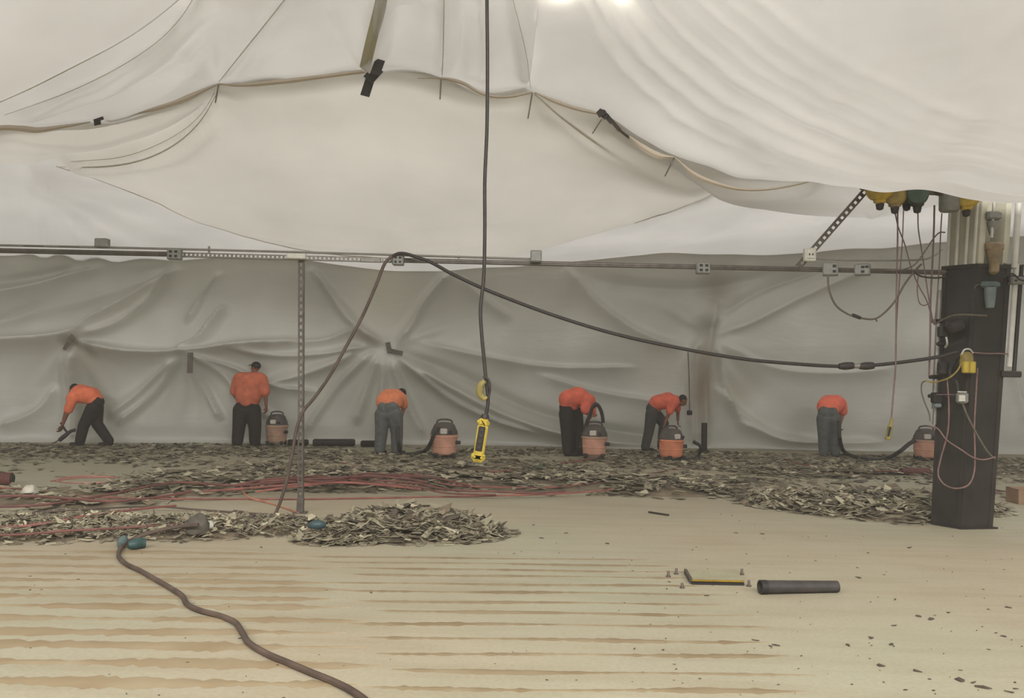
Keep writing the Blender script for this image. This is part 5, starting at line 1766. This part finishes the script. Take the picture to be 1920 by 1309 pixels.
HEAPS = {
    'near': [mound(770, 998, .98, .62, .21), mound(720, 985, .42, .4, .06), mound(840, 1000, .45, .45, .05), mound(640, 1010, .45, .38, .07)],
    'left': [mound(40, 996, 1.3, .62, .10), mound(230, 992, .9, .55, .10), mound(370, 996, .75, .55, .13), mound(500, 990, .75, .5, .10), mound(-160, 990, 1.0, .7, .10), mound(130, 982, .8, .8, .05)],
    'right': [mound(1640, 958, .75, .95, .22), mound(1560, 950, .8, 1.0, .16), mound(1470, 940, .7, 1.0, .10), mound(1700, 960, .5, .8, .20), mound(1780, 945, .6, 1.0, .10)],
    'middle': [mound(340, 915, 1.0, .9, .22), mound(120, 935, 1.3, .9, .12), mound(-150, 935, 1.3, 1.2, .12), mound(620, 905, 1.6, 1.0, .20), mound(780, 905, 1.3, .9, .16), mound(500, 885, 1.0, 1.0, .14),
               mound(1000, 905, 1.8, 1.3, .10), mound(960, 882, 1.5, .8, .14), mound(1230, 918, 1.2, .9, .18), mound(1380, 915, 1.1, 1.0, .14), mound(1120, 900, 1.0, 1.2, .10), mound(1520, 888, 1.5, .7, .08), mound(1650, 884, 1.2, .8, .07)],
}


def hfield(ms, x, y):
    h = 0.0
    e = 0.0
    for cx, cy, hx, hy, hh, pw in ms:
        r2 = ((x - cx) / hx) ** 2 + ((y - cy) / hy) ** 2
        if r2 < 1:
            k = (1 - r2)
            h = max(h, hh * k ** .8) + .15 * min(h, hh * k)
            e = max(e, k)
    return h, e


def heap(name, label, ms, count, r0, r1, seed, single, slabel, sgroup, m_skin, sr=(.05, .09), tilt=.38):
    rng = np.random.default_rng(seed)
    ms_a = np.array([m[:2] for m in ms])
    area = np.array([m[2] * m[3] for m in ms])
    mb = MB()
    # skin of fine crumbs under the chips
    xs = np.linspace(min(m[0] - m[2] for m in ms), max(m[0] + m[2] for m in ms), 90)
    ys = np.linspace(min(m[1] - m[3] for m in ms), max(m[1] + m[3] for m in ms), 46)
    H = np.zeros((46, 90))
    for j, y in enumerate(ys):
        for i, x in enumerate(xs):
            h, e = hfield(ms, x, y)
            H[j, i] = h * .72 + .02 * mnoise.noise(Vector((x * 9, y * 9, seed))) - .03 if e > (.3 if single == 0 else .12) else -.04
    vs = [(xs[i], ys[j], H[j, i]) for j in range(46) for i in range(90)]
    fs = [(j * 90 + i, j * 90 + i + 1, j * 90 + 91 + i, j * 90 + 90 + i) for j in range(45) for i in range(89)
          if max(H[j, i], H[j, i + 1], H[j + 1, i], H[j + 1, i + 1]) > -.035]
    mb.slot = 4
    mb.add(vs, fs)
    pts = []
    while len(pts) < count + single:
        k = rng.choice(len(ms), p=area / area.sum())
        cx, cy, hx, hy, hh, pw = ms[k]
        a, rr = rng.uniform(0, 6.283), math.sqrt(rng.uniform(0, 1.0))
        rr = rr * 1.04
        x, y = cx + hx * rr * math.cos(a), cy + hy * rr * math.sin(a)
        nz = mnoise.noise(Vector((x * 1.3, y * 2.2, seed * 3.1)))
        if rr > .75 and rng.uniform() < .35 + .5 * max(0, nz):
            continue
        if name == 'tile_rubble' and single == 0 and nz > -.02 and hh < .19 and rng.uniform() < .88:
            continue
        h, e = hfield(ms, x, y)
        pts.append((x, y, h, e))
    for n, (x, y, h, e) in enumerate(pts[:count]):
        s = int(rng.choice(4, p=[.50, .24, .07, .19] if seed == 11 else CH_P))
        z = max(.004, h * rng.uniform(.75, 1.02) + .004)
        chip_mesh(mb, rng, (x, y, z), rng.uniform(r0, r1), tilt if e > .1 else .08, .004, s)
    o = mb.build(name, chip_m, None)
    tag(o, label, 'rubble', kind='stuff')
    for x, y, h, e in pts[count:]:
        s = int(rng.choice(4, p=[.54, .18, .11, .17]))
        c1 = MB()
        chip_mesh(c1, rng, (x, y, max(.008, h + .016)), rng.uniform(*sr), tilt if e > .1 else .08, .005, 0)
        q = c1.build('tile_shard', chip_m[s])
        hue = ('grey', 'dark', 'pale', 'brown')[s]
        zone = slabel(x, y, h, e)
        tag(q, hue + ' broken tile shard ' + zone, 'tile shard', hue + ' shards ' + zone)
    return o


def zone_near(x, y, h, e):
    if h > .15:
        return 'on the crest of the big near heap'
    if x < fl(680, 1000).x:
        return 'on the left shoulder of the big near heap'
    if x > fl(870, 1000).x:
        return 'on the right tail of the big near heap'
    return 'on the front slope of the big near heap' if y < fl(770, 998).y else 'on the back slope of the big near heap'


def zone_left(x, y, h, e):
    for lim, nm in ((190, 'left of the teal plug on the near left band'), (330, 'behind the teal plug on the near left band'), (430, 'around the crumpled rag on the near left band')):
        if x < fl(lim, 990).x:
            return nm
    return 'near the post foot on the left band'


def zone_right(x, y, h, e):
    if x > fl(1690, 960).x:
        return 'right at the column foot'
    if x < fl(1510, 945).x:
        return 'on the thin left end of the column heap'
    return 'on the front of the column heap' if y < fl(1610, 955).y else 'on the back of the column heap'


heap('tile_rubble', 'big heap of broken grey floor tile in the middle of the near floor', HEAPS['near'], 3800, .035, .11, 11, 130,
     zone_near, None, None, (.08, .15), tilt=.32)
heap('tile_rubble', 'low band of broken tile along the near left floor', HEAPS['left'], 5200, .025, .075, 12, 60,
     zone_left, None, None)
heap('tile_rubble', 'heap of broken tile piled against the left foot of the column', HEAPS['right'], 4200, .03, .12, 13, 60,
     zone_right, None, None, (.09, .18), tilt=.3)
heap('tile_rubble', 'wide mounds of broken tile and dirt across the middle floor', HEAPS['middle'], 7500, .035, .15, 14, 0, None, None, None, tilt=.13)

# thin strewn layer at the rear, under the workers, with bare patches
rng = np.random.default_rng(31)
mb = MB()
cnt = 0
while cnt < 9000:
    px, t = rng.uniform(-350, 2250), rng.uniform(0, 1)
    Y = 11.8 + 6.6 * t
    x = (px - 960) / F * Y
    nz = mnoise.noise(Vector((x * .55, Y * .9, 4.2)))
    dens = np.clip((Y - 13.2) / 2.0, .1, 1) * (1 if nz > -.25 else .15)
    if px > 1200:
        dens = max(dens, .75) if Y > 14.6 else (.30 if nz > .05 else .06)
    elif Y < 14 and nz < .05:
        dens *= .3
    if Y > np.interp(px, [q[0] for q in foot], [q[2] for q in foot]) - .35:
        continue
    if rng.uniform() > dens:
        continue
    s = int(rng.choice(4, p=[.44, .18, .12, .26]))
    chip_mesh(mb, rng, (x, Y, .004 + .05 * max(0, nz) * rng.uniform(0, 1)), rng.uniform(.05, .13), .16, .004, s)
    cnt += 1
o = mb.build('tile_litter', chip_m)
tag(o, 'thin litter of tile bits over the rear floor under the workers', 'rubble', kind='stuff')
# dirt film under it
# loose crumbs on the near floor
mb = MB()
for _ in range(420):
    px, py = rng.uniform(-100, 2050), rng.uniform(960, 1330)
    if px < 1150 and py > 1040 and rng.uniform() < .78:
        continue
    if px < 990 and py < 1030:
        continue
    q = fl(px, py)
    chip_mesh(mb, rng, (q.x, q.y, .002), rng.uniform(.005, .015), .05, .003, int(rng.choice([1, 1, 3, 1])))
o = mb.build('tile_crumbs', chip_m)
tag(o, 'small dark crumbs scattered on the near floor', 'crumbs', kind='stuff')
shard_spots = [(1430, 1002, .03), (1705, 1027, .05), (1610, 1084, .028), (1677, 1125, .03), (1675, 1173, .03), (1720, 1156, .035), (1632, 1197, .03), (1670, 1209, .03), (1590, 1211, .025), (1800, 1276, .045), (1840, 1290, .05),
               (1890, 1297, .035), (1880, 1195, .025), (1890, 1140, .03), (1455, 1211, .028), (1416, 1202, .024), (1654, 1249, .028), (1720, 1260, .03), (1825, 1280, .03), (1780, 1150, .02), (1515, 1108, .022), (1570, 1107, .026),
               (1740, 1161, .04), (1380, 1000, .025), (1140, 1020, .03), (1060, 1000, .03), (1015, 1010, .035), (1000, 985, .03), (490, 1027, .03), (1325, 1118, .02)]
for k, (px, py, r) in enumerate(shard_spots):
    c1 = MB()
    q = fl(px, py)
    chip_mesh(c1, rng, (q.x, q.y, .003), r, .05, .004, 0)
    s = c1.build('tile_shard', chip_m[1])
    tag(s, 'small dark tile shard lying loose on the pale near floor', 'tile shard', 'loose dark shards on the near floor')
# the largest slabs, each its own
for lab, px, py, z, r, m, ti in (('largest pale tile piece leaning on the heap at the column foot', 1585, 962, .10, .23, 2, .25), ('broad pale tile slab in the low middle rubble', 1085, 914, .05, .24, 2, .05),
                                 ('pale square tile slab beside the red cords right of centre', 945, 912, .06, .17, 2, .05), ('long grey tile slab on the mound right of centre', 1265, 910, .17, .30, 0, .2),
                                 ('pale tile slab tilted on the left shoulder of the big heap', 585, 992, .12, .10, 2, .3), ('grey tile slab sticking up on top of the big heap', 770, 985, .22, .13, 0, .5),
                                 ('dark curled tile slab in the left band near the post', 440, 985, .12, .13, 1, .2)):
    c1 = MB()
    q = fl(px, py)
    chip_mesh(c1, rng, (q.x, q.y, z), r, ti, .006, 0)
    tag(c1.build('tile_slab', chip_m[m]), lab, 'tile slab')

# ------------------------------------------------------------------ dust hanging in the air
if True:
    hz = MB().box((0, 11.5, 2.6), (40, 17.0, 5.2))
    hm = bpy.data.materials.new('airborne_dust')
    hm.use_nodes = True
    nt = hm.node_tree
    nt.nodes.clear()
    out = nt.nodes.new('ShaderNodeOutputMaterial')
    vs_ = nt.nodes.new('ShaderNodeVolumeScatter')
    vs_.inputs['Color'].default_value = (*lin((225, 222, 208)), 1)
    vs_.inputs['Density'].default_value = 0.012
    vs_.inputs['Anisotropy'].default_value = 0.2
    nt.links.new(vs_.outputs[0], out.inputs['Volume'])
    haze = hz.build('dust_haze', hm)
    tag(haze, 'thin dust haze hanging in the air of the room', 'dust haze', kind='stuff')
